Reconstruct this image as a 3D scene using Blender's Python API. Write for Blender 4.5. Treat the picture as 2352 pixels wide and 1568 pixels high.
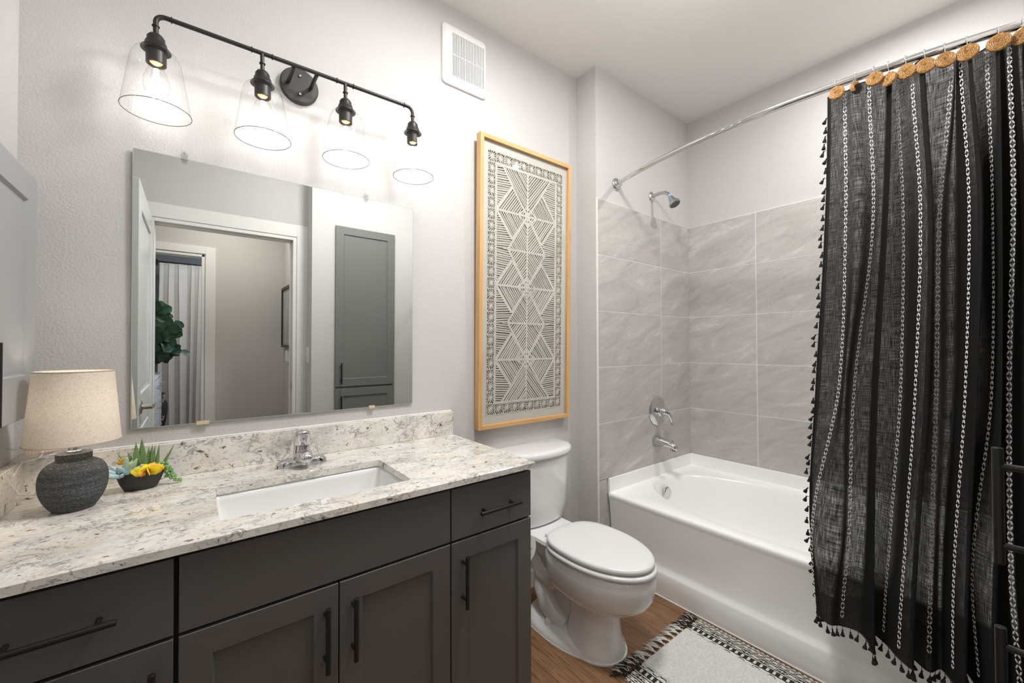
import bpy, math, random
from mathutils import Vector, Matrix, Euler
R = math.radians
random.seed(7)
sc = bpy.context.scene
for o in list(bpy.data.objects):
    bpy.data.objects.remove(o)
C = sc.collection

# ------------------------------------------------------------------ camera, world, exposure
FL, CEIL = 0.035, 2.815                  # floor and ceiling heights
XL, XJ, XT, YP, YD = -0.361, 1.735, 2.698, -0.1446, -1.776   # left wall, jog, tub wall, plumbing wall, door wall
YC = -1.632                              # wall holding the linen cabinet
cam_d = bpy.data.cameras.new('camera'); cam = bpy.data.objects.new('camera', cam_d); C.objects.link(cam)
cam_d.sensor_width = 36.0; cam_d.lens = 938.12 * 36.0 / 2352.0; cam_d.clip_start = 0.01
yaw, pitch, roll = 0.66307, 0.012826, -0.003035
fw = Vector((math.sin(yaw) * math.cos(pitch), math.cos(yaw) * math.cos(pitch), math.sin(pitch)))
rt = Vector((math.cos(yaw), -math.sin(yaw), 0)); up = rt.cross(fw)
r2 = rt * math.cos(roll) + up * math.sin(roll); u2 = r2.cross(fw)
m3 = Matrix((r2, u2, -fw)).transposed()
cam.matrix_world = Matrix.Translation((0, -1.61457, 1.27055)) @ m3.to_4x4()
sc.camera = cam
w = bpy.data.worlds.new('world'); sc.world = w; w.use_nodes = True
w.node_tree.nodes['Background'].inputs[0].default_value = (0.55, 0.68, 0.9, 1)
w.node_tree.nodes['Background'].inputs[1].default_value = 0.6
sc.view_settings.view_transform = 'Standard'; sc.view_settings.look = 'None'
sc.view_settings.gamma = 1.0; sc.view_settings.exposure = 0.46; sc.view_settings.use_curve_mapping = False
try:
    sc.cycles.use_denoising = True; sc.cycles.max_bounces = 10; sc.cycles.diffuse_bounces = 6
    sc.cycles.transparent_max_bounces = 24; sc.cycles.glossy_bounces = 6; sc.cycles.transmission_bounces = 8
    sc.cycles.sample_clamp_indirect = 4.0; sc.cycles.caustics_reflective = False; sc.cycles.caustics_refractive = False
except Exception:
    pass

def light(name, kind, loc, power, col=(1, 1, 1), size=0.1, rot=None, size_y=None):
    d = bpy.data.lights.new(name, kind); d.energy = power; d.color = col
    if kind == 'AREA':
        d.size = size
        if size_y: d.shape = 'RECTANGLE'; d.size_y = size_y
    else: d.shadow_soft_size = size
    o = bpy.data.objects.new(name, d); C.objects.link(o); o.location = loc
    if rot: o.rotation_euler = rot
    return o
BULB_POWER = 0.105
# unseen fill lamps added to brighten bathroom, hall and bedroom; last is window daylight
light('vanity_globe_fill', 'POINT', (0.40, -1.00, 2.53), 4, (1, 0.99, 0.98), 0.03)
light('tub_globe_fill', 'POINT', (1.36, -1.00, 2.53), 4.5, (1, 0.99, 0.98), 0.03)
light('flush_disc_fill', 'AREA', (0.92, -0.86, CEIL - 0.035), 20, (1, 0.99, 0.98), 0.24, (0, 0, 0))
light('over_tub_fill', 'AREA', (2.2, -1.27, CEIL - 0.03), 9, (1, 0.99, 0.97), 0.05, (0, 0, 0))  # added above the tub to brighten the alcove
light('hall_fill', 'AREA', (0.2, -2.35, 2.52), 7, (1, 0.95, 0.9), 0.26, (0, 0, 0))
light('bedroom_fill', 'AREA', (0.3, -4.2, 2.66), 16, (0.92, 0.95, 1.0), 0.6, (0, 0, 0))  # added fill with no fixture, lights the bedroom in the mirror
light('bedroom_window_light', 'AREA', (0.65, -5.37, 1.4), 10, (0.78, 0.88, 1.0), 1.1, (R(90), 0, 0), 1.5)

# ------------------------------------------------------------------ helpers
class MB:
    """collects polygons, builds one mesh object"""
    def __init__(s): s.v = []; s.f = []; s.m = []; s.mi = 0
    def add(s, vs, fs):
        n = len(s.v); s.v += [tuple(p) for p in vs]; s.f += [tuple(i + n for i in f) for f in fs]; s.m += [s.mi] * len(fs); return s
    def box(s, x0, y0, z0, x1, y1, z1, M=None):
        vs = [Vector((x, y, z)) for x in (x0, x1) for y in (y0, y1) for z in (z0, z1)]
        if M: vs = [M @ p for p in vs]
        return s.add(vs, [(0, 1, 3, 2), (4, 6, 7, 5), (0, 4, 5, 1), (2, 3, 7, 6), (0, 2, 6, 4), (1, 5, 7, 3)])
    def lathe(s, prof, o=(0, 0, 0), n=32, M=None, cap=True):
        """prof = [(radius, height)], about z at o"""
        vs = []; fs = []
        for r, z in prof:
            for k in range(n):
                a = 2 * math.pi * k / n; vs.append(Vector((r * math.cos(a), r * math.sin(a), z)))
        for i in range(len(prof) - 1):
            for k in range(n):
                a, b = i * n + k, i * n + (k + 1) % n; fs.append((a, b, b + n, a + n))
        if cap:
            if prof[0][0] > 1e-6: fs.append(tuple(range(n - 1, -1, -1)))
            if prof[-1][0] > 1e-6: fs.append(tuple(range((len(prof) - 1) * n, len(prof) * n)))
        if M: vs = [M @ p for p in vs]
        return s.add([p + Vector(o) for p in vs], fs)
    def tube(s, pts, r, n=12, cap=True, closed=False):
        pts = [Vector(p) for p in pts]; N = len(pts); rs = r if isinstance(r, (list, tuple)) else [r] * N
        vs = []; fs = []; pn = None
        for i in range(N):
            if closed: t = pts[(i + 1) % N] - pts[i - 1]
            else: t = pts[min(i + 1, N - 1)] - pts[max(i - 1, 0)]
            t.normalize()
            if pn is None: pn = t.orthogonal().normalized()
            else: pn = (pn - t * pn.dot(t)).normalized()
            b = t.cross(pn)
            for k in range(n):
                a = 2 * math.pi * k / n; vs.append(pts[i] + (pn * math.cos(a) + b * math.sin(a)) * rs[i])
        for i in range(N if closed else N - 1):
            j = (i + 1) % N
            for k in range(n): fs.append((i * n + k, i * n + (k + 1) % n, j * n + (k + 1) % n, j * n + k))
        if cap and not closed: fs += [tuple(range(n - 1, -1, -1)), tuple(range((N - 1) * n, N * n))]
        return s.add(vs, fs)
    def cyl(s, a, b, r, n=20): return s.tube([a, b], r, n)
    def ellipsoid(s, c, rx, ry, rz, M=None, nu=14, nv=8):
        vs = []; fs = []
        for j in range(nv + 1):
            ph = math.pi * j / nv - math.pi / 2
            for i in range(nu):
                a = 2 * math.pi * i / nu
                p = Vector((rx * math.cos(ph) * math.cos(a), ry * math.cos(ph) * math.sin(a), rz * math.sin(ph)))
                if M: p = M @ p
                vs.append(p + Vector(c))
        for j in range(nv):
            for i in range(nu): fs.append((j * nu + i, j * nu + (i + 1) % nu, (j + 1) * nu + (i + 1) % nu, (j + 1) * nu + i))
        return s.add(vs, fs)
    def loft(s, rings, cap0=True, cap1=True, closed=True):
        n = len(rings[0]); vs = [p for r in rings for p in r]; fs = []
        for i in range(len(rings) - 1):
            for k in range(n if closed else n - 1):
                a, b = i * n + k, i * n + (k + 1) % n; fs.append((a, b, b + n, a + n))
        if cap0: fs.append(tuple(range(n - 1, -1, -1)))
        if cap1: fs.append(tuple(range((len(rings) - 1) * n, len(rings) * n)))
        return s.add(vs, fs)
    def build(s, name, mats, parent=None, smooth=None, bevel=0, seg=2, subsurf=0):
        me = bpy.data.meshes.new(name); me.from_pydata(s.v, [], s.f)
        if not isinstance(mats, (list, tuple)): mats = [mats]
        for m in mats: me.materials.append(m)
        if len(mats) > 1:
            for p, k in zip(me.polygons, s.m): p.material_index = k
        me.validate(); me.update()
        o = bpy.data.objects.new(name, me); C.objects.link(o)
        if parent:
            o.parent = parent; o.matrix_parent_inverse = parent.matrix_world.inverted() if False else Matrix.Translation(-parent.location)
        if bevel:
            b = o.modifiers.new('bevel', 'BEVEL'); b.width = bevel; b.segments = seg; b.limit_method = 'ANGLE'; b.angle_limit = R(40); b.harden_normals = False
        if subsurf:
            b = o.modifiers.new('sub', 'SUBSURF'); b.levels = subsurf; b.render_levels = subsurf
        if smooth is None: smooth = False
        if smooth:
            me.polygons.foreach_set('use_smooth', [True] * len(me.polygons))
            try: me.set_sharp_from_angle(angle=R(smooth if smooth is not True else 180))
            except Exception: pass
        return o
def thing(name, label, cat, loc=(0, 0, 0), group=None):
    o = bpy.data.objects.new(name, None); C.objects.link(o); o.location = loc; o.empty_display_size = 0.05
    o['label'] = label; o['category'] = cat
    if group: o['group'] = group
    return o
def tag(o, label, cat, group=None):
    o['label'] = label; o['category'] = cat
    if group: o['group'] = group
    return o
def struct(o): o['kind'] = 'structure'; return o
def clone(t, d, label=None):
    """copy a thing and its parts and sub-parts, moved by d"""
    r = t.copy(); C.objects.link(r); r.location = t.location + Vector(d)
    if label: r['label'] = label
    for ch in list(t.children):
        c = ch.copy(); C.objects.link(c); mi = ch.matrix_parent_inverse.copy(); c.parent = r; c.matrix_parent_inverse = mi
        for g in list(ch.children):
            e = g.copy(); C.objects.link(e); e.parent = c
    return r
def arc(c, r, a0, a1, n, ax='xz'):
    out = []
    for i in range(n + 1):
        a = R(a0 + (a1 - a0) * i / n); u, v = r * math.cos(a), r * math.sin(a)
        p = {'xz': (u, 0, v), 'xy': (u, v, 0), 'yz': (0, u, v)}[ax]; out.append(Vector(c) + Vector(p))
    return out
def sup(cx, cy, a, b, z, e=2.0, n=48):
    out = []
    for k in range(n):
        t = 2 * math.pi * k / n; c_, s_ = math.cos(t), math.sin(t)
        out.append(Vector((cx + a * math.copysign(abs(c_) ** (2 / e), c_), cy + b * math.copysign(abs(s_) ** (2 / e), s_), z)))
    return out

# ------------------------------------------------------------------ materials
def mat(name, col=(0.8, 0.8, 0.8), rough=0.5, metal=0.0, spec=0.5, **k):
    m = bpy.data.materials.new(name); m.use_nodes = True; b = m.node_tree.nodes['Principled BSDF']
    b.inputs['Base Color'].default_value = (*col, 1); b.inputs['Roughness'].default_value = rough
    b.inputs['Metallic'].default_value = metal; b.inputs['Specular IOR Level'].default_value = spec
    for kk, vv in k.items(): b.inputs[kk.replace('_', ' ')].default_value = vv
    return m
class NT:
    def __init__(s, m): s.m = m; s.t = m.node_tree; s.b = s.t.nodes.get('Principled BSDF')
    def n(s, ty, **k):
        o = s.t.nodes.new(ty)
        for a, b in k.items(): setattr(o, a, b)
        return o
    def l(s, a, b): s.t.links.new(a, b)
    def coord(s, scale=(1, 1, 1), rot=(0, 0, 0), kind='Object'):
        tc = s.n('ShaderNodeTexCoord'); mp = s.n('ShaderNodeMapping'); s.l(tc.outputs[kind], mp.inputs[0])
        mp.inputs['Scale'].default_value = scale; mp.inputs['Rotation'].default_value = rot; return mp.outputs[0]
    def noise(s, vec, scale, detail=3, rough=0.5, dist=0):
        o = s.n('ShaderNodeTexNoise'); s.l(vec, o.inputs['Vector']); o.inputs['Scale'].default_value = scale
        o.inputs['Detail'].default_value = detail; o.inputs['Roughness'].default_value = rough; o.inputs['Distortion'].default_value = dist
        return o.outputs['Fac']
    def ramp(s, fac, stops):
        o = s.n('ShaderNodeValToRGB'); s.l(fac, o.inputs[0]); e = o.color_ramp.elements
        while len(e) < len(stops): e.new(0.5)
        for el, (p, c) in zip(e, stops):
            el.position = p; el.color = (*c, 1) if isinstance(c, tuple) else (c, c, c, 1)
        return o.outputs[0]
    def mix(s, fac, a, b, mode='MIX'):
        o = s.n('ShaderNodeMix', data_type='RGBA', blend_type=mode)
        for i, v in ((0, fac), (6, a), (7, b)):
            if isinstance(v, (int, float)): o.inputs[i].default_value = v
            elif isinstance(v, tuple): o.inputs[i].default_value = (*v, 1)
            else: s.l(v, o.inputs[i])
        return o.outputs[2]
    def math(s, op, a, b=0.0, c=0.0):
        o = s.n('ShaderNodeMath', operation=op)
        for i, v in enumerate((a, b, c)):
            if isinstance(v, (int, float)): o.inputs[i].default_value = v
            else: s.l(v, o.inputs[i])
        return o.outputs[0]
    def bump(s, h, strength=0.3, dist=0.002):
        o = s.n('ShaderNodeBump'); s.l(h, o.inputs['Height']); o.inputs['Strength'].default_value = strength
        o.inputs['Distance'].default_value = dist; s.l(o.outputs[0], s.b.inputs['Normal']); return o

def wall_mat(name, col, strength=0.5, dist=0.0022):
    m = mat(name, col, 0.75, spec=0.25); t = NT(m); v = t.coord()
    n1 = t.noise(v, 165, 3, 0.5); h = t.ramp(n1, [(0.35, 0.0), (0.72, 1.0)])
    t.bump(h, strength, dist); return m
M = {}
M['wall'] = wall_mat('wall_paint', (0.565, 0.549, 0.538), 0.36, 0.0016)
M['ceiling'] = wall_mat('ceiling_paint', (0.80, 0.78, 0.76), 0.3, 0.0015)
M['hallwall'] = wall_mat('hall_paint', (0.56, 0.54, 0.52), 0.25)
M['trim'] = mat('trim_paint', (0.74, 0.73, 0.71), 0.4)
M['door'] = mat('door_paint', (0.66, 0.68, 0.69), 0.28)
M['white'] = mat('porcelain', (0.77, 0.77, 0.765), 0.09, spec=0.6, Coat_Weight=0.4, Coat_Roughness=0.04)
M['acrylic'] = mat('tub_acrylic', (0.90, 0.90, 0.885), 0.16, spec=0.55)
M['seatplastic'] = mat('seat_plastic', (0.74, 0.74, 0.735), 0.2)
M['chrome'] = mat('chrome', (0.68, 0.68, 0.69), 0.06, 1.0)
M['nickel'] = mat('brushed_nickel', (0.62, 0.60, 0.57), 0.28, 1.0)
M['satin'] = mat('satin_chrome', (0.55, 0.55, 0.56), 0.25, 1.0)
M['black'] = mat('black_metal', (0.016, 0.015, 0.014), 0.38, 0.3)
M['bronze'] = mat('dark_bronze', (0.045, 0.04, 0.038), 0.42, 0.6)
M['cab'] = mat('cabinet_paint', (0.098, 0.092, 0.086), 0.38, spec=0.45)
t = NT(M['cab']); t.bump(t.noise(t.coord(), 420, 2), 0.05, 0.0005)
M['cabin'] = mat('cabinet_gap_shade', (0.012, 0.012, 0.012), 0.8)
M['greycab'] = mat('wall_cabinet_paint', (0.36, 0.37, 0.375), 0.3)
M['lincab'] = mat('linen_cabinet_paint', (0.16, 0.165, 0.157), 0.4)
M['dark'] = mat('dark_void', (0.01, 0.009, 0.008), 0.9)
M['plate'] = mat('white_plastic', (0.80, 0.80, 0.78), 0.35)
M['caulk'] = mat('white_caulk', (0.85, 0.84, 0.82), 0.5)
M['paper'] = mat('tissue_paper', (0.82, 0.81, 0.78), 0.95)
M['blue'] = mat('blue_band', (0.18, 0.5, 0.85), 0.5)
M['red'] = mat('red_mark', (0.75, 0.03, 0.02), 0.4)
M['mirror'] = mat('mirror_silver', (0.80, 0.825, 0.80), 0.0, 1.0)
M['mirredge'] = mat('mirror_edge', (0.45, 0.52, 0.48), 0.15, spec=0.8)

def glass_mat(name, tint=(0.97, 0.98, 0.98), refl=0.9, edge=0.8):
    """thin clear glass: mostly transparent, stronger gloss and a grey tint at grazing angles"""
    m = bpy.data.materials.new(name); m.use_nodes = True; t = NT(m); nt = m.node_tree; nt.nodes.remove(t.b)
    out = nt.nodes['Material Output']; tr = t.n('ShaderNodeBsdfTransparent'); gl = t.n('ShaderNodeBsdfGlossy'); gl.inputs['Roughness'].default_value = 0.02
    lw = t.n('ShaderNodeLayerWeight'); lw.inputs[0].default_value = 0.5
    c = t.ramp(lw.outputs['Facing'], [(0.0, tint), (0.82, tint), (1.0, tuple(x * edge for x in tint))]); t.l(c, tr.inputs[0])
    f = t.math('MULTIPLY', t.math('MULTIPLY_ADD', t.math('POWER', lw.outputs['Facing'], 5.0), 0.96, 0.035), refl); mx = t.n('ShaderNodeMixShader')
    t.l(f, mx.inputs[0]); t.l(tr.outputs[0], mx.inputs[1]); t.l(gl.outputs[0], mx.inputs[2]); t.l(mx.outputs[0], out.inputs[0]); return m
M['glass'] = glass_mat('clear_glass', (0.985, 0.99, 0.99), 0.75, 0.72)
M['bulbglass'] = glass_mat('bulb_glass', (0.98, 0.98, 0.98), 0.7, 0.75)
M['clip'] = glass_mat('clear_plastic', (0.93, 0.94, 0.94), 2.0, 0.45)
M['pane'] = glass_mat('frame_glazing', (0.97, 0.97, 0.96), 0.55, 0.9)
def emit(name, col, s):
    m = bpy.data.materials.new(name); m.use_nodes = True; b = m.node_tree.nodes['Principled BSDF']
    b.inputs['Base Color'].default_value = (*col, 1); b.inputs['Emission Color'].default_value = (*col, 1); b.inputs['Emission Strength'].default_value = s; return m
M['filament'] = emit('filament', (1, 0.97, 0.92), 55)
M['amber'] = mat('bulb_base_amber', (0.8, 0.35, 0.12), 0.4)
M['frost'] = glass_mat('frosted_bowl', (0.36, 0.36, 0.356), 0.6, 0.9)
M['diffuser'] = emit('added_lamp_diffuser', (1, 0.97, 0.93), 1.5)
M['sky'] = emit('window_daylight', (0.75, 0.87, 1.0), 2.0)

# granite
m = mat('granite', (0.6, 0.56, 0.5), 0.09, spec=0.5); M['granite'] = m; t = NT(m)
va = t.coord((1, 1.9, 1.9), (0, 0, R(-14))); vb = t.coord((1, 1.25, 1.25), (0, 0, R(20)))
base = t.ramp(t.noise(va, 11, 6, 0.65, 0.3), [(0.28, (0.55, 0.53, 0.49)), (0.48, (0.76, 0.735, 0.69)), (0.72, (0.87, 0.845, 0.79))])
warm = t.ramp(t.noise(va, 7, 3), [(0.52, 0.0), (0.75, 0.55)])
c = t.mix(warm, base, (0.74, 0.62, 0.47))
vein = t.math('ABSOLUTE', t.math('SUBTRACT', t.noise(vb, 17, 8, 0.7, 0.7), 0.5))
vf = t.ramp(vein, [(0.0, 0.95), (0.015, 0.65), (0.035, 0.0)])
gate = t.ramp(t.noise(vb, 10, 3), [(0.45, 0.05), (0.60, 0.9)])
c = t.mix(t.math('MULTIPLY', vf, gate), c, (0.20, 0.20, 0.20))
sp = t.ramp(t.noise(vb, 110, 5, 0.65), [(0.55, 0.0), (0.64, 0.75)])
c = t.mix(t.math('MULTIPLY', sp, t.ramp(t.noise(vb, 14, 2), [(0.35, 0.25), (0.6, 1.0)])), c, (0.24, 0.225, 0.21))
gar = t.noise(vb, 40, 3, 0.6, 0.15); gf = t.ramp(gar, [(0.655, 0.0), (0.675, 0.9)])
c = t.mix(gf, c, (0.15, 0.06, 0.045))
t.l(c, t.b.inputs['Base Color'])

# wood plank floor (planks run along y)
m = mat('wood_plank_floor', (0.3, 0.17, 0.09), 0.38, spec=0.4); M['floor'] = m; t = NT(m)
v = t.coord(); br = t.n('ShaderNodeTexBrick'); mp = t.coord((1, 1, 1), (0, 0, R(90))); t.l(mp, br.inputs['Vector'])
br.inputs['Scale'].default_value = 1; br.inputs['Brick Width'].default_value = 1.2; br.inputs['Row Height'].default_value = 0.178
br.inputs['Mortar Size'].default_value = 0.0012; br.inputs['Color1'].default_value = (0.25, 0.25, 0.25, 1); br.inputs['Color2'].default_value = (0.9, 0.9, 0.9, 1); br.offset = 0.37
gv = t.coord((22, 1.6, 1)); g = t.noise(gv, 3.2, 7, 0.65, 1.2)
col = t.ramp(g, [(0.25, (0.095, 0.048, 0.024)), (0.5, (0.215, 0.115, 0.058)), (0.75, (0.32, 0.18, 0.095))])
tone = t.mix(0.32, col, br.outputs['Color'], 'OVERLAY')
c = t.mix(br.outputs['Fac'], tone, (0.06, 0.035, 0.02)); t.l(c, t.b.inputs['Base Color']); t.bump(g, 0.12, 0.001)

# stone-look wall tile, one tone per tile
m = mat('stone_tile', (0.5, 0.47, 0.45), 0.42, spec=0.4); M['tile'] = m; t = NT(m)
geo = t.n('ShaderNodeNewGeometry'); ri = geo.outputs['Random Per Island']
tc = t.n('ShaderNodeTexCoord'); off = t.n('ShaderNodeVectorMath', operation='SCALE'); cb = t.n('ShaderNodeCombineXYZ')
for i in range(3): t.l(ri, cb.inputs[i])
t.l(cb.outputs[0], off.inputs[0]); off.inputs['Scale'].default_value = 17.0
ad = t.n('ShaderNodeVectorMath', operation='ADD'); t.l(tc.outputs['Object'], ad.inputs[0]); t.l(off.outputs[0], ad.inputs[1])
mp = t.n('ShaderNodeMapping'); mp.vector_type = 'TEXTURE'; t.l(ad.outputs[0], mp.inputs[0])
mp.inputs['Rotation'].default_value = (R(-20), R(-20), 0); mp.inputs['Scale'].default_value = (1.0, 1.0, 0.24)
n1 = t.noise(mp.outputs[0], 3.2, 7, 0.62, 0.9); c = t.ramp(n1, [(0.3, (0.40, 0.372, 0.355)), (0.5, (0.475, 0.448, 0.43)), (0.60, (0.505, 0.48, 0.46)), (0.67, (0.60, 0.58, 0.56)), (0.74, (0.505, 0.48, 0.46))])
n2 = t.noise(ad.outputs[0], 170, 3, 0.6); c = t.mix(0.22, c, t.ramp(n2, [(0.3, 0.25), (0.7, 0.8)]), 'SOFT_LIGHT')
vv = t.math('ABSOLUTE', t.math('SUBTRACT', t.noise(mp.outputs[0], 4.5, 6, 0.6, 1.0), 0.5))
c = t.mix(t.ramp(vv, [(0.0, 0.28), (0.012, 0.0)]), c, (0.25, 0.22, 0.2)); t.l(c, t.b.inputs['Base Color']); t.bump(n2, 0.08, 0.0008)
M['grout'] = mat('grout', (0.84, 0.83, 0.81), 0.8)

# light wood frame
m = mat('maple_wood', (0.66, 0.40, 0.18), 0.45); M['maple'] = m; t = NT(m)
c = t.ramp(t.noise(t.coord((30, 30, 1.5)), 3, 5), [(0.3, (0.56, 0.31, 0.12)), (0.7, (0.70, 0.43, 0.19))]); t.l(c, t.b.inputs['Base Color'])
M['maple_h'] = mat('maple_wood_rail', (0.66, 0.40, 0.18), 0.45); t = NT(M['maple_h'])
c = t.ramp(t.noise(t.coord((1.5, 30, 30)), 3, 5), [(0.3, (0.56, 0.31, 0.12)), (0.7, (0.70, 0.43, 0.19))]); t.l(c, t.b.inputs['Base Color'])
M['artpaper'] = mat('handmade_paper', (0.62, 0.605, 0.565), 0.9); t = NT(M['artpaper']); t.bump(t.noise(t.coord(), 260, 3), 0.3, 0.001)
M['artback'] = mat('mat_board', (0.40, 0.365, 0.32), 0.9)
# linen lampshade
m = mat('linen_shade', (0.62, 0.53, 0.42), 0.9, spec=0.1); M['linen'] = m; t = NT(m)
a = t.noise(t.coord((130, 130, 1500)), 1.2, 3); b_ = t.noise(t.coord((1200, 1200, 90)), 1.2, 3)
c = t.ramp(t.math('ADD', a, b_), [(0.66, (0.52, 0.43, 0.34)), (0.95, (0.66, 0.58, 0.49)), (1.28, (0.74, 0.67, 0.58))]); t.l(c, t.b.inputs['Base Color'])
tr = t.n('ShaderNodeBsdfTranslucent'); t.l(c, tr.inputs[0]); mx = t.n('ShaderNodeMixShader'); mx.inputs[0].default_value = 0.10
t.l(t.b.outputs[0], mx.inputs[1]); t.l(tr.outputs[0], mx.inputs[2]); t.l(mx.outputs[0], m.node_tree.nodes['Material Output'].inputs[0])
# rough charcoal ceramic
m = mat('charcoal_ceramic', (0.07, 0.075, 0.08), 0.75); M['ceramic'] = m; t = NT(m)
n1 = t.noise(t.coord((1, 1, 2.5)), 260, 5, 0.75); n2 = t.noise(t.coord((0.5, 0.5, 14)), 22, 4, 0.6, 0.5)
mixn = t.math('ADD', t.math('MULTIPLY', n1, 0.72), t.math('MULTIPLY', n2, 0.28))
c = t.ramp(mixn, [(0.40, (0.030, 0.032, 0.035)), (0.53, (0.075, 0.08, 0.085)), (0.62, (0.30, 0.31, 0.32))]); t.l(c, t.b.inputs['Base Color']); t.bump(mixn, 0.9, 0.004)
M['planter'] = mat('matte_black_bowl', (0.035, 0.032, 0.03), 0.6); t = NT(M['planter']); t.bump(t.noise(t.coord(), 500, 3), 0.2, 0.0006)
M['gravel'] = mat('terracotta_gravel', (0.42, 0.2, 0.1), 0.95); t = NT(M['gravel']); t.bump(t.noise(t.coord(), 350, 3), 1.0, 0.004)
m = mat('haworthia_leaf', (0.06, 0.16, 0.04), 0.5); M['haworthia'] = m; t = NT(m)
wv = t.n('ShaderNodeTexWave'); wv.bands_direction = 'Z'; wv.inputs['Scale'].default_value = 75; wv.inputs['Distortion'].default_value = 1.0; wv.inputs['Detail'].default_value = 1.0
t.l(t.coord(), wv.inputs['Vector']); c = t.mix(t.ramp(wv.outputs['Fac'], [(0.6, 0.0), (0.85, 0.8)]), (0.07, 0.17, 0.045), (0.36, 0.46, 0.24)); t.l(c, t.b.inputs['Base Color'])
M['bluesucc'] = mat('blue_green_leaf', (0.27, 0.42, 0.36), 0.55); t = NT(M['bluesucc']); c = t.ramp(t.noise(t.coord(), 30, 2), [(0.40, (0.42, 0.56, 0.30)), (0.60, (0.40, 0.55, 0.62))]); t.l(c, t.b.inputs['Base Color'])
M['yellow'] = mat('yellow_petal', (0.8, 0.62, 0.02), 0.45); t = NT(M['yellow']); c = t.ramp(t.noise(t.coord(), 45, 2, 0.5, 0.5), [(0.42, (0.80, 0.68, 0.03)), (0.56, (0.82, 0.42, 0.03)), (0.68, (0.75, 0.16, 0.05))]); t.l(c, t.b.inputs['Base Color'])
M['pearl'] = mat('pearl_leaf', (0.22, 0.40, 0.14), 0.5); M['mustard'] = mat('mustard_leaf', (0.5, 0.32, 0.06), 0.5)
M['figleaf'] = mat('fig_leaf', (0.03, 0.10, 0.035), 0.4); t = NT(M['figleaf']); c = t.ramp(t.noise(t.coord(), 9, 2), [(0.35, (0.010, 0.036, 0.016)), (0.6, (0.025, 0.075, 0.024)), (0.72, (0.035, 0.11, 0.12))]); t.l(c, t.b.inputs['Base Color'])
M['stem'] = mat('brown_stem', (0.12, 0.08, 0.05), 0.8)
# rattan
m = mat('rattan', (0.5, 0.28, 0.1), 0.5); M['rattan'] = m; t = NT(m)
c = t.ramp(t.noise(t.coord(), 240, 3), [(0.3, (0.22, 0.10, 0.03)), (0.55, (0.48, 0.26, 0.085)), (0.75, (0.66, 0.40, 0.16))]); t.l(c, t.b.inputs['Base Color'])
# sheer slubby black cloth (uv: u across in metres, v down in metres)
m = bpy.data.materials.new('black_gauze'); m.use_nodes = True; M['gauze'] = m; t = NT(m); nt = m.node_tree
t.b.inputs['Base Color'].default_value = (0.018, 0.0175, 0.017, 1); t.b.inputs['Roughness'].default_value = 0.9; t.b.inputs['Specular IOR Level'].default_value = 0.15
uv = t.coord(kind='UV', scale=(1, 1, 1))
ua = t.coord(kind='UV', scale=(420, 22, 1)); ub = t.coord(kind='UV', scale=(22, 420, 1))
na = t.noise(ua, 1.0, 3, 0.6); nb = t.noise(ub, 1.0, 3, 0.6); big = t.noise(t.coord(kind='UV', scale=(14, 5, 1)), 1.0, 2)
s_ = t.math('MULTIPLY', na, nb)
op = t.ramp(s_, [(0.16, 0.0), (0.27, 0.15), (0.42, 0.42)])
op2 = t.math('MULTIPLY', op, t.ramp(big, [(0.3, 0.7), (0.7, 1.0)]))
sx = t.n('ShaderNodeSeparateXYZ'); t.l(uv, sx.inputs[0])
lw = t.n('ShaderNodeLayerWeight'); lw.inputs[0].default_value = 0.5
op2 = t.math('MULTIPLY', op2, t.ramp(lw.outputs['Facing'], [(0.15, 1.0), (0.55, 0.0)]))   # a slanting weave closes up
hem = t.math('LESS_THAN', sx.outputs[1], 1.74); edge = t.math('GREATER_THAN', sx.outputs[0], 0.012)
op3 = t.math('MULTIPLY', t.math('MULTIPLY', op2, t.math('ADD', t.math('MULTIPLY', hem, 0.7), 0.3)), edge)
tr = t.n('ShaderNodeBsdfTransparent'); tl = t.n('ShaderNodeBsdfTranslucent'); tl.inputs[0].default_value = (0.05, 0.048, 0.045, 1)
m1 = t.n('ShaderNodeMixShader'); m1.inputs[0].default_value = 0.3; t.l(t.b.outputs[0], m1.inputs[1]); t.l(tl.outputs[0], m1.inputs[2])
m2 = t.n('ShaderNodeMixShader'); t.l(op3, m2.inputs[0]); t.l(m1.outputs[0], m2.inputs[1]); t.l(tr.outputs[0], m2.inputs[2]); t.l(m2.outputs[0], nt.nodes['Material Output'].inputs[0])
M['thread'] = mat('white_thread', (0.72, 0.70, 0.66), 0.85); M['tassel'] = mat('black_yarn', (0.014, 0.013, 0.012), 0.95)
M['rugwhite'] = mat('white_pile', (0.70, 0.69, 0.66), 0.98); t = NT(M['rugwhite'])
nn = t.noise(t.coord(), 180, 4, 0.7); t.l(t.ramp(nn, [(0.3, (0.66, 0.65, 0.62)), (0.6, (0.88, 0.87, 0.84))]), t.b.inputs['Base Color']); t.bump(nn, 1.0, 0.006)
M['rugflat'] = mat('cream_weave', (0.62, 0.60, 0.55), 0.95); M['rugblack'] = mat('black_weave', (0.02, 0.018, 0.016), 0.95)
M['curtainlinen'] = mat('linen_curtain', (0.66, 0.62, 0.58), 0.9); t = NT(M['curtainlinen']); t.bump(t.noise(t.coord((1, 1, 0.2)), 240, 2), 0.2, 0.001)
M['dresser'] = mat('dresser_paint', (0.55, 0.57, 0.60), 0.4); M['vase'] = mat('black_vase', (0.03, 0.03, 0.032), 0.6)
M['artgrey'] = mat('grey_painting', (0.40, 0.39, 0.38), 0.7); t = NT(M['artgrey']); t.l(t.ramp(t.noise(t.coord((1, 5, 1)), 3, 5, 0.6, 1.0), [(0.35, (0.30, 0.29, 0.285)), (0.65, (0.46, 0.45, 0.44))]), t.b.inputs['Base Color'])
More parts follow.
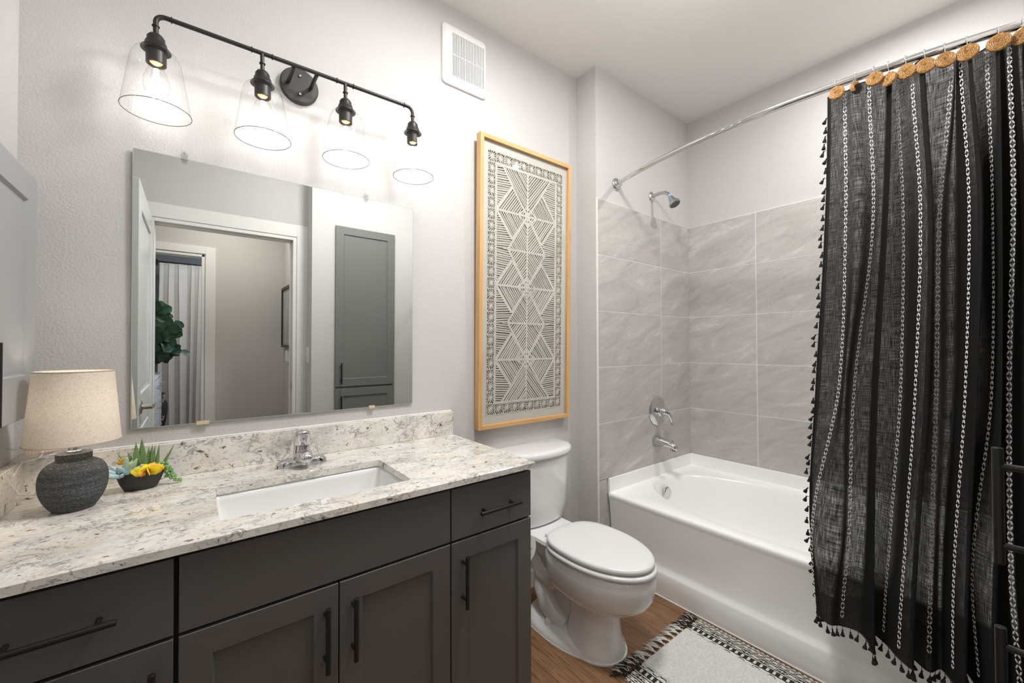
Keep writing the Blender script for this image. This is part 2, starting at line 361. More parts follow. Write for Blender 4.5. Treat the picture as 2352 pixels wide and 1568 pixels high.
M['cable'] = mat('clear_cable', (0.78, 0.77, 0.75), 0.25)
M['sleeve'] = mat('printed_sleeve', (0.78, 0.72, 0.68), 0.8); t = NT(M['sleeve']); wv = t.n('ShaderNodeTexWave'); wv.inputs['Scale'].default_value = 60; wv.inputs['Distortion'].default_value = 6
t.l(t.coord(), wv.inputs['Vector']); t.l(t.mix(t.ramp(wv.outputs['Fac'], [(0.55, 0.0), (0.7, 1.0)]), (0.82, 0.77, 0.73), (0.80, 0.56, 0.51)), t.b.inputs['Base Color'])

# ------------------------------------------------------------------ the room
def slab(name, x0, y0, z0, x1, y1, z1, m, bevel=0): return struct(MB().box(x0, y0, z0, x1, y1, z1).build(name, m, bevel=bevel))
slab('floor', -0.6, -6.0, -0.06, 2.85, 0.12, FL, M['floor'])
slab('ceiling', -0.5, YD - 0.11, CEIL, 2.85, 0.12, CEIL + 0.08, M['ceiling'])
slab('wall_mirror', -0.48, 0.0, 0.0, XJ, 0.12, CEIL, M['wall'])
slab('wall_plumbing', XJ, YP, 0.0, XT + 0.12, 0.12, CEIL, M['wall'])
slab('wall_left', XL - 0.12, YD - 0.11, 0.0, XL, 0.0, CEIL, M['wall'])
slab('wall_tub', XT, -1.8, 0.0, XT + 0.12, YP, CEIL, M['wall'])
slab('wall_alcove_end', XJ, -1.80, 0.0, XT, -1.672, CEIL, M['wall'])
slab('wall_linen', 0.676, YD - 0.11, 0.0, XJ, YC, CEIL, M['wall'])
OPX0, OPX1, OPZ = -0.193, 0.578, 2.036        # clear doorway
wb = MB().box(XL, YD - 0.11, 0, OPX0 - 0.02, YD, CEIL).box(OPX1 + 0.02, YD - 0.11, 0, 0.676, YD, CEIL).box(OPX0 - 0.02, YD - 0.11, OPZ + 0.02, OPX1 + 0.02, YD, CEIL)
struct(wb.build('wall_door', M['wall']))
# jamb and flat casing of the doorway
jb = MB().box(OPX0 - 0.02, YD - 0.112, FL, OPX0, YD + 0.004, OPZ + 0.02).box(OPX1, YD - 0.112, FL, OPX1 + 0.02, YD + 0.004, OPZ + 0.02).box(OPX0, YD - 0.112, OPZ, OPX1, YD + 0.004, OPZ + 0.02)
jb.box(OPX1 - 0.011, YD - 0.075, FL, OPX1, YD - 0.04, OPZ).box(OPX0, YD - 0.075, OPZ - 0.011, OPX1, YD - 0.04, OPZ)
struct(jb.build('trim_1', M['trim'], bevel=0.002))
cs = MB().box(OPX1 + 0.026, YD, FL, 0.676, YD + 0.005, OPZ + 0.115).box(OPX0 - 0.12, YD, FL, OPX0 - 0.026, YD + 0.005, OPZ + 0.115).box(OPX0 - 0.026, YD, OPZ + 0.026, OPX1 + 0.026, YD + 0.005, OPZ + 0.115)
struct(cs.build('trim_2', M['trim'], bevel=0.002))
struct(MB().box(OPX1 - 0.003, YD - 0.035, 0.93, OPX1 + 0.001, YD - 0.005, 0.99).build('trim_3', M['nickel'], bevel=0.001))   # strike plate
for nm, b in (('baseboard_mirror', (0.905, -0.014, FL, XJ, 0.0, FL + 0.09)), ('baseboard_jog', (XJ - 0.013, YP, FL, XJ, -0.014, FL + 0.09)), ('baseboard_linen', (0.69, YC, FL, 0.80, YC + 0.013, FL + 0.09))):
    slab(nm, *b, M['trim'], 0.003)
# panelled door, swung open into the room along the left wall
def panel_door(x0, y0, y1, z0, z1, th):
    b = MB(); st = 0.115
    b.box(x0 - th, y0, z0, x0, y0 + st, z1).box(x0 - th, y1 - st, z0, x0, y1, z1)
    for a, c_ in ((z0, z0 + 0.2), (0.88, 1.03), (z1 - 0.12, z1)): b.box(x0 - th, y0 + st, a, x0, y1 - st, c_)
    for a, c_ in ((z0 + 0.2, 0.88), (1.03, z1 - 0.12)):
        b.box(x0 - th + 0.009, y0 + st, a, x0 - 0.009, y1 - st, c_)
        b.box(x0 - th + 0.004, y0 + st + 0.035, a + 0.035, x0 - 0.004, y1 - st - 0.035, c_ - 0.035)
    return b
door = struct(panel_door(-0.200, YD + 0.012, -0.975, FL + 0.012, 2.050, 0.036).build('door_1', M['door'], bevel=0.003))
hd = MB(); M90 = Matrix.Rotation(R(90), 4, 'Y')
hd.lathe([(0.033, 0), (0.033, 0.004), (0.028, 0.009), (0.013, 0.012), (0.012, 0.045)], (-0.2, -1.045, 0.972), 28, M90)
hd.tube([(-0.158, -1.045, 0.972), (-0.156, -1.06, 0.972), (-0.155, -1.10, 0.972), (-0.155, -1.155, 0.972)], [0.012, 0.010, 0.0095, 0.0095], 14)
hd.build('door_lever', M['nickel'], door, smooth=40)

# tiled surround
def tiles(name, plane, spans, z_rows, th=0.009, extra=()):
    b = MB(); g = 0.0016
    for (a0, a1) in spans:
        for (z0, z1) in z_rows:
            if plane == 'y': b.box(a0 + g, YP - th, z0 + g, a1 - g, YP + 0.001, z1 - g)
            else: b.box(XT - th, a0 + g, z0 + g, XT + 0.001, a1 - g, z1 - g)
    for e in extra: b.box(*e)
    b.mi = 1
    if plane == 'y': b.box(spans[0][0], YP - th + 0.0014, z_rows[-1][0], spans[-1][1], YP + 0.0005, z_rows[0][1])
    elif plane == 'x': b.box(XT - th + 0.0014, spans[-1][0], z_rows[-1][0], XT + 0.0005, spans[0][1], z_rows[0][1])
    return struct(b.build(name, [M['tile'], M['grout']], bevel=0.0008, seg=1))
P = 0.3082; ZT = 2.083; rows = [(ZT - (i + 1) * P, ZT - i * P) for i in range(5)]
tiles('wall_plumbing_tile', 'y', [(XJ, 2.347), (2.347, XT - 0.009)], rows, extra=[(XJ + 0.002, YP - 0.009, FL, 1.803, YP + 0.001, rows[-1][0] - 0.003)])
tiles('wall_tub_tile', 'x', [(-0.578, YP), (-1.19, -0.578), (-1.672, -1.19)], rows)
b = MB()
for z0, z1 in rows: b.box(XJ + 0.02, -1.673, z0 + 0.002, 2.3, -1.664, z1 - 0.002); b.box(2.304, -1.673, z0 + 0.002, XT - 0.01, -1.664, z1 - 0.002)
b.mi = 1; b.box(XJ + 0.02, -1.673, rows[-1][0], XT - 0.01, -1.6655, ZT)
struct(b.build('wall_alcove_end_tile', [M['tile'], M['grout']]))
struct(MB().box(XJ - 0.0005, YP - 0.0095, FL, XJ + 0.002, YP + 0.001, ZT).build('trim_4', M['grout']))

# ------------------------------------------------------------------ hall and bedroom seen in the mirror
YH = -2.90; BX1 = 0.056
slab('wall_hall_far_right', BX1 + 0.02, YH - 0.11, 0, 0.80, YH, 2.6, M['hallwall'])
slab('wall_hall_far_top', -0.9, YH - 0.11, 2.045, BX1 + 0.02, YH, 2.6, M['hallwall'])
slab('wall_hall_far_left', -1.2, YH - 0.11, 0, -0.86, YH, 2.045, M['hallwall'])
slab('wall_hall_right', 0.690, YH, 0, 0.80, YD - 0.11, 2.6, M['hallwall'])
slab('wall_hall_left', -1.32, YH, 0, -1.2, YD - 0.11, 2.6, M['hallwall'])
slab('wall_hall_near', -1.32, YD - 0.11, 0, XL - 0.12, YD - 0.0, 2.6, M['hallwall'])
slab('ceiling_hall', -1.32, YH - 0.11, 2.6, 0.80, YD - 0.11, 2.66, M['ceiling'])
slab('floor_hall', -1.32, YH - 0.11, -0.05, -0.6, YD - 0.11, FL, M['floor'])
j2 = MB().box(BX1, YH - 0.112, FL, BX1 + 0.02, YH + 0.004, 2.045).box(-0.86, YH - 0.112, 2.025, BX1 + 0.02, YH + 0.004, 2.045).box(-0.86, YH - 0.112, FL, -0.84, YH + 0.004, 2.025)
j2.box(BX1 + 0.026, YH, FL, BX1 + 0.10, YH + 0.012, 2.115).box(-0.95, YH, 2.051, BX1 + 0.026, YH + 0.012, 2.115)
struct(j2.build('trim_5', M['trim'], bevel=0.002))
YB = -5.45
slab('wall_bedroom_left', -0.95, YB, 0, -0.80, YH - 0.11, 2.7, M['hallwall'])
slab('wall_bedroom_right', 1.5, YB, 0, 1.6, YH - 0.11, 2.7, M['hallwall'])
slab('ceiling_bedroom', -0.95, YB - 0.1, 2.7, 1.6, YH - 0.11, 2.76, M['ceiling'])
b = MB().box(-0.95, YB - 0.1, 0, 0.0, YB, 2.7).box(0.0, YB - 0.1, 0, 1.6, YB, 0.6).box(0.0, YB - 0.1, 2.15, 1.6, YB, 2.7).box(1.3, YB - 0.1, 0.6, 1.6, YB, 2.15)
M['bedwall'] = wall_mat('bedroom_paint', (0.20, 0.215, 0.24), 0.2)
struct(b.build('wall_bedroom_far', M['bedwall']))
wn = MB().box(0.0, YB - 0.06, 0.6, 0.04, YB, 2.15).box(1.26, YB - 0.06, 0.6, 1.3, YB, 2.15).box(0.04, YB - 0.06, 2.11, 1.26, YB, 2.15).box(0.04, YB - 0.06, 0.6, 1.26, YB, 0.64)
win = struct(wn.build('window_1', M['trim']))
MB().box(0.04, YB - 0.055, 0.64, 1.26, YB - 0.05, 2.11).build('window_pane', M['sky'], win)
bl = MB()
for i in range(28): bl.box(0.045, YB - 0.03, 0.66 + i * 0.051, 1.255, YB + 0.005, 0.664 + i * 0.051)
bl.build('window_blind', M['trim'], win)
# bedroom curtain
t_ = thing('bedroom_curtain', 'pale linen pleated curtain behind the green plant, seen in the mirror', 'curtain', (-0.1, -5.2, FL + 0.01))
b = MB(); nx, nz = 130, 14; vs = []; fs = []
for j in range(nz + 1):
    v = j / nz; z = 2.275 - v * (2.275 - FL - 0.015)
    for i in range(nx + 1):
        u = i / nx; amp = 0.035 * min(1, 0.35 + v * 3); ph = u * 2 * math.pi * 8 + 1.5 * math.sin(u * 11 + v * 1.2) + 0.6 * math.sin(u * 29)
        vs.append((-0.345 + u * 0.75 + 0.012 * math.sin(ph * 2 + v), -5.2 + amp * math.sin(ph), z))
for j in range(nz):
    for i in range(nx): a = j * (nx + 1) + i; fs.append((a, a + 1, a + nx + 2, a + nx + 1))
b.add(vs, fs); o = b.build('curtain_panel', M['curtainlinen'], t_, smooth=True); o.modifiers.new('solid', 'SOLIDIFY').thickness = 0.003
t_ = thing('curtain_rod', 'black rod with end bracket above the pale linen curtain', 'curtain rod', (0.3, -5.24, 2.29))
MB().cyl((-0.36, -5.24, 2.29), (1.4, -5.24, 2.29), 0.010).build('rod', M['black'], t_, smooth=40)
MB().box(-0.392, -5.26, 2.255, -0.357, -5.215, 2.315).box(-0.385, YB, 2.275, -0.365, -5.26, 2.295).build('bracket', M['black'], t_)
# dresser with drawers facing +x
t_ = thing('dresser', 'grey-white dresser with chrome bar pulls beyond the bathroom door', 'dresser', (-0.52, -4.2, FL))
DX = -0.288; DY0, DY1 = -4.72, -3.62
MB().box(-0.78, DY0, FL + 0.05, DX - 0.02, DY1, 0.895).build('body', M['dresser'], t_, bevel=0.004)
MB().box(-0.79, DY0 - 0.01, 0.895, DX, DY1 + 0.01, 0.92).build('top', M['dresser'], t_, bevel=0.003)
zs = [0.10, 0.30, 0.50, 0.70, 0.89]
for k in range(4):
    for y0, y1 in ((DY0 + 0.01, -4.175), (-4.165, DY1 - 0.01)):
        d = MB().box(DX - 0.02, y0, zs[k] + 0.006, DX, y1, zs[k + 1] - 0.006).build('drawer', M['dresser'], t_, bevel=0.003)
        zc = (zs[k] + zs[k + 1]) / 2 + 0.02; h = MB()
        for yy in ((y0 * 0.72 + y1 * 0.28), (y0 * 0.28 + y1 * 0.72)):
            h.cyl((DX, yy, zc), (DX + 0.03, yy, zc), 0.004, 8)
        h.cyl((DX + 0.03, y0 * 0.8 + y1 * 0.2, zc), (DX + 0.03, y0 * 0.2 + y1 * 0.8, zc), 0.006, 10)
        h.build('handle', M['chrome'], d, smooth=40)
# floor vase
tag(MB().lathe([(0.05, 0), (0.06, 0.1), (0.09, 0.28), (0.105, 0.42), (0.10, 0.50), (0.06, 0.56), (0.05, 0.585), (0.085, 0.61), (0.08, 0.615), (0.045, 0.59)], (-0.345, -4.98, FL), 36).build('floor_vase', M['vase'], smooth=60), 'tall black floor vase between dresser and linen curtain', 'vase')
# fiddle leaf fig on the dresser
t_ = thing('fiddle_leaf_plant', 'bushy dark green fiddle leaf plant standing on the dresser', 'plant', (-0.45, -4.45, 0.92))
MB().lathe([(0.06, 0), (0.085, 0.14), (0.08, 0.145), (0.07, 0.12)], (-0.45, -4.45, 0.92), 24).build('pot', M['vase'], t_, smooth=50)
b = MB(); rnd = random.Random(3)
for k in range(6):
    a = rnd.uniform(0, 6.28); b.tube([(-0.45, -4.45, 1.03), (-0.43 + 0.05 * math.cos(a), -4.45 + 0.05 * math.sin(a), 1.25), (-0.38 + 0.12 * math.cos(a), -4.45 + 0.14 * math.sin(a), 1.5)], 0.006, 6)
b.build('stem', M['stem'], t_)
b = MB()
def leaf(b, c, d, L, W, nrm):
    d = Vector(d).normalized(); nrm = Vector(nrm); s_ = d.cross(nrm).normalized(); n_ = s_.cross(d)
    prof = [(0, 0.05), (0.12, 0.35), (0.3, 0.55), (0.45, 0.7), (0.62, 0.95), (0.8, 1.0), (0.93, 0.65), (1.0, 0.1)]; vs = []; fs = []
    for tt, ww in prof:
        cc = Vector(c) + d * tt * L - n_ * (0.28 * L * tt * tt)
        vs += [cc - s_ * W * ww + n_ * 0.12 * W, cc, cc + s_ * W * ww + n_ * 0.12 * W]
    for i in range(len(prof) - 1):
        k = i * 3; fs += [(k, k + 1, k + 4, k + 3), (k + 1, k + 2, k + 5, k + 4)]
    b.add(vs, fs)
for k in range(150):
    z = rnd.uniform(1.07, 1.68); wz = max(0.15, 1.0 - abs((z - 1.25) / 0.5) ** 2); a = rnd.uniform(-2.2, 2.4); r = 0.26 * wz
    c = Vector((-0.42, -4.42, z)) + Vector((math.cos(a), math.sin(a) * 0.7, 0)) * r * rnd.uniform(0.2, 1)
    d = Vector((math.cos(a) * 0.7, math.sin(a) * 0.2 + 0.1, rnd.uniform(-0.7, 0.9))); leaf(b, c, d, rnd.uniform(0.10, 0.15), rnd.uniform(0.045, 0.062), (rnd.uniform(-.5, .5), 1, rnd.uniform(0.0, .8)))
leaf(b, (-0.17, -4.40, 1.15), (1, 0.0, 0.10), 0.14, 0.045, (0, 0.9, 0.6))
b.build('foliage', M['figleaf'], t_, smooth=True)
# framed art, thermostat in the hall
t_ = thing('framed_art', 'dark framed grey abstract art in the hall, reflected at the doorway edge', 'picture', (0.69, -2.5, 1.55))
b = MB(); X = 0.69; a0, a1, z0, z1 = -2.82, -2.05, 1.235, 1.79
b.box(X - 0.03, a0, z0, X - 0.001, a0 + 0.022, z1).box(X - 0.03, a1 - 0.022, z0, X - 0.001, a1, z1).box(X - 0.03, a0, z0, X - 0.001, a1, z0 + 0.022).box(X - 0.03, a0, z1 - 0.022, X - 0.001, a1, z1)
b.build('frame', M['bronze'], t_); MB().box(X - 0.018, a0 + 0.02, z0 + 0.02, X - 0.004, a1 - 0.02, z1 - 0.02).build('canvas', M['artgrey'], t_)
t_ = thing('thermostat', 'small white thermostat on the hall wall below the framed art', 'thermostat', (0.69, -2.42, 1.11))
MB().box(X - 0.008, -2.64, 1.10, X - 0.001, -2.51, 1.215).build('back_plate', M['plate'], t_, bevel=0.002)
MB().box(X - 0.026, -2.625, 1.11, X - 0.008, -2.53, 1.205).build('body', M['plate'], t_, bevel=0.004)
# light switch on the jog face
t_ = thing('light_switch', 'white toggle light switch plate beside the doorway, seen in the mirror', 'light switch', (0.676, -1.74, 1.19))
MB().box(0.670, -1.765, 1.133, 0.676, -1.69, 1.25).build('plate', M['plate'], t_, bevel=0.002)
MB().box(0.655, -1.733, 1.188, 0.670, -1.722, 1.202).build('toggle', M['plate'], t_, bevel=0.001)
# made-up fixtures out of frame, added as housings for the fill lamps
t_ = thing('added_globe_fixture', 'added clear globe fill light on the vanity side, out of view', 'ceiling light', (0.40, -1.00, CEIL), 'pair of added globe fill lights')
MB().lathe([(0.065, -0.001), (0.065, -0.02), (0.008, -0.03), (0.008, -0.18), (0.03, -0.185), (0.03, -0.205)], (0.40, -1.00, CEIL), 32).build('canopy', M['nickel'], t_, smooth=40)
MB().ellipsoid((0.40, -1.00, 2.53), 0.085, 0.085, 0.085, None, 40, 24).build('globe', M['glass'], t_, smooth=True)
clone(t_, (0.96, 0.0, 0), 'added clear globe fill light nearer the shower curtain, out of view')
t_ = thing('added_disc_fixture', 'added flat round fill light between the two globes, out of view', 'ceiling light', (0.92, -0.86, CEIL))
MB().lathe([(0.14, -0.0005), (0.14, -0.022), (0.13, -0.028)], (0.92, -0.86, CEIL), 48, cap=False).build('housing', M['plate'], t_, smooth=40)
MB().lathe([(0.0, -0.029), (0.13, -0.028)], (0.92, -0.86, CEIL), 48, cap=False).build('diffuser', M['diffuser'], t_)
t_ = thing('added_tub_fixture', 'added round fill light in the ceiling over the tub, out of view', 'ceiling light', (2.2, -1.27, CEIL))
MB().lathe([(0.085, -0.020), (0.10, -0.012), (0.10, -0.0005), (0.085, -0.0005)], (2.2, -1.27, CEIL), 40, cap=False).build('trim_ring', M['plate'], t_, smooth=40)
MB().lathe([(0.0, -0.010), (0.085, -0.010)], (2.2, -1.27, CEIL), 40, cap=False).build('lens', M['diffuser'], t_)
t_ = thing('added_hall_fixture', 'added round fill light on the hall ceiling, out of view', 'ceiling light', (0.2, -2.35, 2.6))
MB().lathe([(0.15, -0.002), (0.15, -0.045), (0.138, -0.05)], (0.2, -2.35, 2.6), 40).build('housing', M['nickel'], t_, smooth=40)
MB().lathe([(0.136, -0.052), (0.12, -0.062)], (0.2, -2.35, 2.6), 40).build('diffuser', M['diffuser'], t_, smooth=40)

# ------------------------------------------------------------------ vanity
HC, DV, VX1 = 0.8834, 0.5736, 0.9126
SX0, SX1, SY0, SY1 = 0.049, 0.507, -0.488, -0.221      # sink cut-out
b = MB(); zt, zb = HC, HC - 0.020
def rr(x0, y0, x1, y1, r, z, n=6):
    out = []
    for cx, cy, a0 in ((x1 - r, y1 - r, 0), (x0 + r, y1 - r, 90), (x0 + r, y0 + r, 180), (x1 - r, y0 + r, 270)):
        for i in range(n + 1):
            a = R(a0 + 90 * i / n); out.append(Vector((cx + r * math.cos(a), cy + r * math.sin(a), z)))
    return out
outer = (XL + 0.001, -DV, VX1, -0.0005); inner = (SX0, SY0, SX1, SY1)
def ring(z, o, i_, r=0.012):
    return rr(o[0], o[1], o[2], o[3], 0.003, z), rr(i_[0], i_[1], i_[2], i_[3], r, z)
ot, it = ring(zt, outer, inner); ob, ib = ring(zb, outer, inner); e = 0.003
otb = rr(outer[0], outer[1], outer[2], outer[3], 0.003, zt - e); ot2 = rr(outer[0] + e, outer[1] + e, outer[2] - e, outer[3], 0.003, zt)
b.loft([ib, [p.copy() for p in it], ot2, otb, ob, ib], False, False)
t_ = thing('countertop', 'speckled cream granite countertop with sink cut-out on the dark vanity', 'countertop', (0.27, -0.28, HC - 0.02))
b.build('slab', M['granite'], t_)
t_ = thing('backsplash', 'granite backsplash strip along the wall under the mirror', 'backsplash', (0.27, -0.01, HC))
MB().box(XL + 0.001, -0.020, HC + 0.0003, VX1, -0.0005, HC + 0.1016).build('slab', M['granite'], t_, bevel=0.0015)
MB().box(XL + 0.001, -0.006, HC + 0.1016, VX1, -0.0003, HC + 0.106).build('caulk_line', M['caulk'], t_, bevel=0.0015)
tag(MB().box(XL + 0.001, -DV + 0.004, HC + 0.0003, XL + 0.021, -0.0205, HC + 0.1016).build('side_splash', M['granite'], bevel=0.0015), 'short granite side splash on the left wall behind the lamp', 'backsplash')
# undermount basin
b = MB(); rings = []
for (d, z, r) in ((-0.012, zb, 0.02), (-0.012, zb - 0.012, 0.02), (-0.003, zb - 0.0005, 0.014), (0.0, zb - 0.02, 0.016), (0.016, zb - 0.10, 0.035), (0.045, zb - 0.135, 0.05), (0.10, zb - 0.142, 0.03)):
    rings.append(rr(SX0 + d, SY0 + d, SX1 - d, SY1 - d, max(r, 0.006), z, 8))
rings = rings[2:]
b.loft(rings, False, True); b.add([], [])
t_ = thing('sink_basin', 'white rectangular undermount sink basin set in the granite', 'sink', (0.278, -0.355, zb - 0.15))
o = b.build('basin', M['white'], t_, smooth=60); o.modifiers.new('solid', 'SOLIDIFY').thickness = 0.008; o.modifiers['solid'].offset = -1
MB().lathe([(0.021, 0), (0.021, 0.003), (0.014, 0.002), (0.0, 0.001)], (0.278, -0.355, zb - 0.142), 24).build('drain', M['chrome'], t_, smooth=40)
# cabinet
FY = -0.560; BY = FY + 0.019; CX1 = 0.903; CZ0 = 0.10
t_ = thing('vanity_cabinet', 'charcoal shaker vanity cabinet with black bar pulls under the granite', 'cabinet', (0.27, -0.28, FL))
b = MB().box(XL + 0.001, BY, CZ0, XL + 0.02, -0.001, zb).box(CX1 - 0.019, BY, CZ0, CX1, -0.001, zb).box(XL + 0.02, BY, CZ0, CX1 - 0.019, -0.001, CZ0 + 0.018)
b.box(-0.034, BY, CZ0 + 0.018, -0.016, -0.02, zb).box(0.588, BY, CZ0 + 0.018, 0.604, -0.02, zb).box(XL + 0.02, -0.012, CZ0 + 0.018, CX1 - 0.019, -0.001, zb - 0.2).box(XL + 0.02, BY, zb - 0.03, CX1 - 0.019, BY + 0.018, zb)
b.box(XL + 0.02, BY, 0.690, CX1 - 0.019, BY + 0.018, 0.712)
b.build('carcass', M['cab'], t_)
MB().box(XL + 0.001, BY + 0.065, FL, CX1 - 0.002, BY + 0.085, CZ0).box(CX1 - 0.02, BY + 0.085, FL, CX1 - 0.002, -0.001, CZ0).build('toe_kick', M['cab'], t_)
MB().box(XL + 0.02, BY - 0.001, CZ0 + 0.02, CX1 - 0.019, BY + 0.001, zb - 0.002).build('shadow_gap', M['cabin'], t_)  # near-black sheet standing in for the shade between the fronts
def bar_pull(p, q, nrm, parent, mt=None, r=0.0058, off=0.030):
    p, q, n_ = Vector(p), Vector(q), Vector(nrm); b = MB(); b.cyl(p + n_ * off, q + n_ * off, r, 18)
    for f in (0.16, 0.84):
        c = p.lerp(q, f); b.cyl(c, c + n_ * off, r * 0.78, 14)
    return b.build('handle', mt or M['black'], parent, smooth=40, bevel=0.0006)
def framed_panel(name, mt, parent, P, u0, u1, v0, v1, th=0.018, st=0.055, rec=0.007, bev=0.0012, rail=None):
    """one continuous shaker door; P(u, v, depth) places a point, depth 0 is the front face"""
    rl = rail if rail else st; i0, i1, k0, k1 = u0 + st, u1 - st, v0 + rl, v1 - st; q = 0.004
    def ring4(a, c, e, f, d): return [P(a, e, d), P(c, e, d), P(c, f, d), P(a, f, d)]
    rg = [ring4(u0, u1, v0, v1, th), ring4(u0, u1, v0, v1, bev), ring4(u0 + bev, u1 - bev, v0 + bev, v1 - bev, 0), ring4(i0, i1, k0, k1, 0), ring4(i0 + q, i1 - q, k0 + q, k1 - q, rec)]
    return MB().loft(rg).build(name, mt, parent)
def shaker(x0, x1, z0, z1, mt, parent, y=FY): return framed_panel('door', mt, parent, lambda u, v, d: Vector((u, y + d, v)), x0, x1, z0, z1)
ZD1, ZD0, ZP1 = 0.853, 0.702, 0.695
d = MB().box(XL + 0.004, FY, ZD0, -0.0275, FY + 0.018, ZD1).build('drawer', M['cab'], t_, bevel=0.0015); bar_pull((-0.268, FY, 0.777), (-0.106, FY, 0.777), (0, -1, 0), d)
d = MB().box(-0.0195, FY, ZD0, 0.5935, FY + 0.018, ZD1).build('false_front', M['cab'], t_, bevel=0.0015)
d = MB().box(0.598, FY, ZD0, CX1 - 0.001, FY + 0.018, ZD1).build('drawer', M['cab'], t_, bevel=0.0015); bar_pull((0.682, FY, 0.770), (0.838, FY, 0.770), (0, -1, 0), d)
for x0, x1, hx in ((XL + 0.004, -0.0275, -0.058), (-0.0195, 0.2835, 0.253), (0.2865, 0.5935, 0.3175), (0.598, CX1 - 0.001, 0.634)):
    d = shaker(x0, x1, CZ0 + 0.003, ZP1, M['cab'], t_); bar_pull((hx, FY, 0.507), (hx, FY, 0.659), (0, -1, 0), d)

# centre-set faucet
fx, fy = 0.286, -0.118
t_ = thing('faucet', 'chrome single-handle faucet with red dot behind the sink', 'faucet', (fx, fy, HC))
rings = []
for (s_, z) in ((1.0, 0.0), (1.0, 0.013), (0.97, 0.018), (0.88, 0.0215)): rings.append(sup(fx, fy, 0.0775 * s_ if z < .012 else 0.0775 - 0.003 * (z - 0.01) / 0.003, 0.027 * s_, HC + 0.0005 + z, 2.4, 56))
MB().loft(rings).build('base_plate', M['chrome'], t_, smooth=50)
b = MB(); rings = []
for (a_, bb, z, yo) in ((0.036, 0.0265, 0.012, 0), (0.031, 0.0255, 0.022, 0), (0.0265, 0.0245, 0.035, 0), (0.0245, 0.0235, 0.055, 0.0), (0.0235, 0.0225, 0.066, 0)): rings.append(sup(fx, fy + yo, a_, bb, HC + z, 2.1, 40))
b.loft(rings); b.build('body', M['chrome'], t_, smooth=60)
b = MB(); rings = []          # short stubby spout
for f, (rx, rz, zc) in enumerate(((0.0235, 0.018, 0.034), (0.0235, 0.018, 0.036), (0.0235, 0.0175, 0.037), (0.0225, 0.0165, 0.036), (0.0190, 0.0135, 0.034), (0.012, 0.008, 0.032))):
    y = fy - [0, 0.025, 0.045, 0.060, 0.070, 0.075][f]; rings.append([Vector((fx + rx * math.cos(a), y, HC + zc + rz * math.sin(a))) for a in [2 * math.pi * k / 28 for k in range(28)]])
b.loft(rings); b.cyl((fx, fy - 0.056, HC + 0.030), (fx, fy - 0.056, HC + 0.014), 0.0115, 24)
b.build('spout', M['chrome'], t_, smooth=60)
b = MB(); rings = []
for (a_, bb, z, yo) in ((0.0235, 0.0225, 0.0675, 0), (0.0245, 0.0235, 0.0705, 0), (0.0242, 0.0235, 0.088, -0.002), (0.0235, 0.0232, 0.100, -0.005), (0.0215, 0.0215, 0.108, -0.008), (0.016, 0.018, 0.1125, -0.010), (0.008, 0.010, 0.114, -0.011)): rings.append(sup(fx, fy + yo, a_, bb, HC + z, 2.3, 40))
b.loft(rings); hnd = b.build('handle', M['chrome'], t_, smooth=60)
MB().lathe([(0.0042, 0), (0.0042, 0.0012), (0.003, 0.0016)], (fx, fy - 0.0245, HC + 0.091), 20, Matrix.Rotation(R(90), 4, 'X')).build('temperature_dot', M['red'], hnd, smooth=40)

# ------------------------------------------------------------------ mirror
mx0, mx1, mz0, mz1 = -0.1405, 0.7255, 1.0355, 1.8515
t_ = thing('wall_mirror', 'large frameless rectangular mirror clipped to the wall above the granite', 'mirror', (mx0, -0.002, mz0)); t_.rotation_euler = (R(0.40), 0, 0)
g = MB().box(mx0, -0.008, mz0, mx1, -0.002, mz1).build('glass_edge', M['mirredge'], t_)
MB().add([(mx0 + 0.002, -0.0084, mz0 + 0.002), (mx1 - 0.002, -0.0084, mz0 + 0.002), (mx1 - 0.002, -0.0084, mz1 - 0.002), (mx0 + 0.002, -0.0084, mz1 - 0.002)], [(0, 1, 2, 3)]).build('mirror_face', M['mirror'], t_)
for cx in (-0.024, 0.529):
    b = MB().box(cx - 0.0085, -0.0145, mz1 - 0.006, cx + 0.0085, -0.0085, mz1 + 0.008); b.box(cx - 0.0065, -0.0145, mz1 - 0.014, cx + 0.0065, -0.010, mz1 - 0.006)
    b.lathe([(0.0085, 0), (0.0085, 0.010), (0.006, 0.013)], (cx, 0, mz1 + 0.012), 14, Matrix.Rotation(R(90), 4, 'X'))
    c_ = b.build('mirror_clip', M['clip'], t_, bevel=0.001); c_['label'] = 'clear ribbed plastic clip'
    MB().lathe([(0.0028, 0), (0.0028, 0.002)], (cx, -0.013, mz1 + 0.012), 12, Matrix.Rotation(R(90), 4, 'X')).build('screw', M['chrome'], c_)
for x0, x1 in ((0.010, 0.042), (0.543, 0.565)):
    c_ = MB().box(x0, -0.014, mz0 - 0.004, x1, -0.0088, mz0 + 0.006).build('bottom_shim', mat('cork_shim', (0.62, 0.52, 0.36), 0.8), t_); c_['label'] = 'small tan shim'

# ------------------------------------------------------------------ vanity light
BYY, BZ = -0.120, 2.203
t_ = thing('vanity_light', 'dark bronze four-light bar with clear bell glass shades above the mirror', 'wall light', (0.294, 0, BZ)); t_.rotation_euler = (0, R(-0.9), 0)
b = MB().lathe([(0.0615, 0), (0.0615, 0.017), (0.058, 0.021), (0.0, 0.021)], (0.294, -0.0005, 2.200), 48, Matrix.Rotation(R(90), 4, 'X')); b.build('backplate', M['bronze'], t_, smooth=40)
for z in (2.232, 2.168): MB().lathe([(0.005, 0), (0.005, 0.004), (0.002, 0.007)], (0.294, -0.0215, z), 16, Matrix.Rotation(R(90), 4, 'X')).build('cap_nut', M['chrome'], t_, smooth=50)
for x in (0.2575, 0.3285): MB().cyl((x, -0.021, 2.200), (x, BYY + 0.003, 2.200), 0.0062, 16).build('strut', M['bronze'], t_, smooth=50)
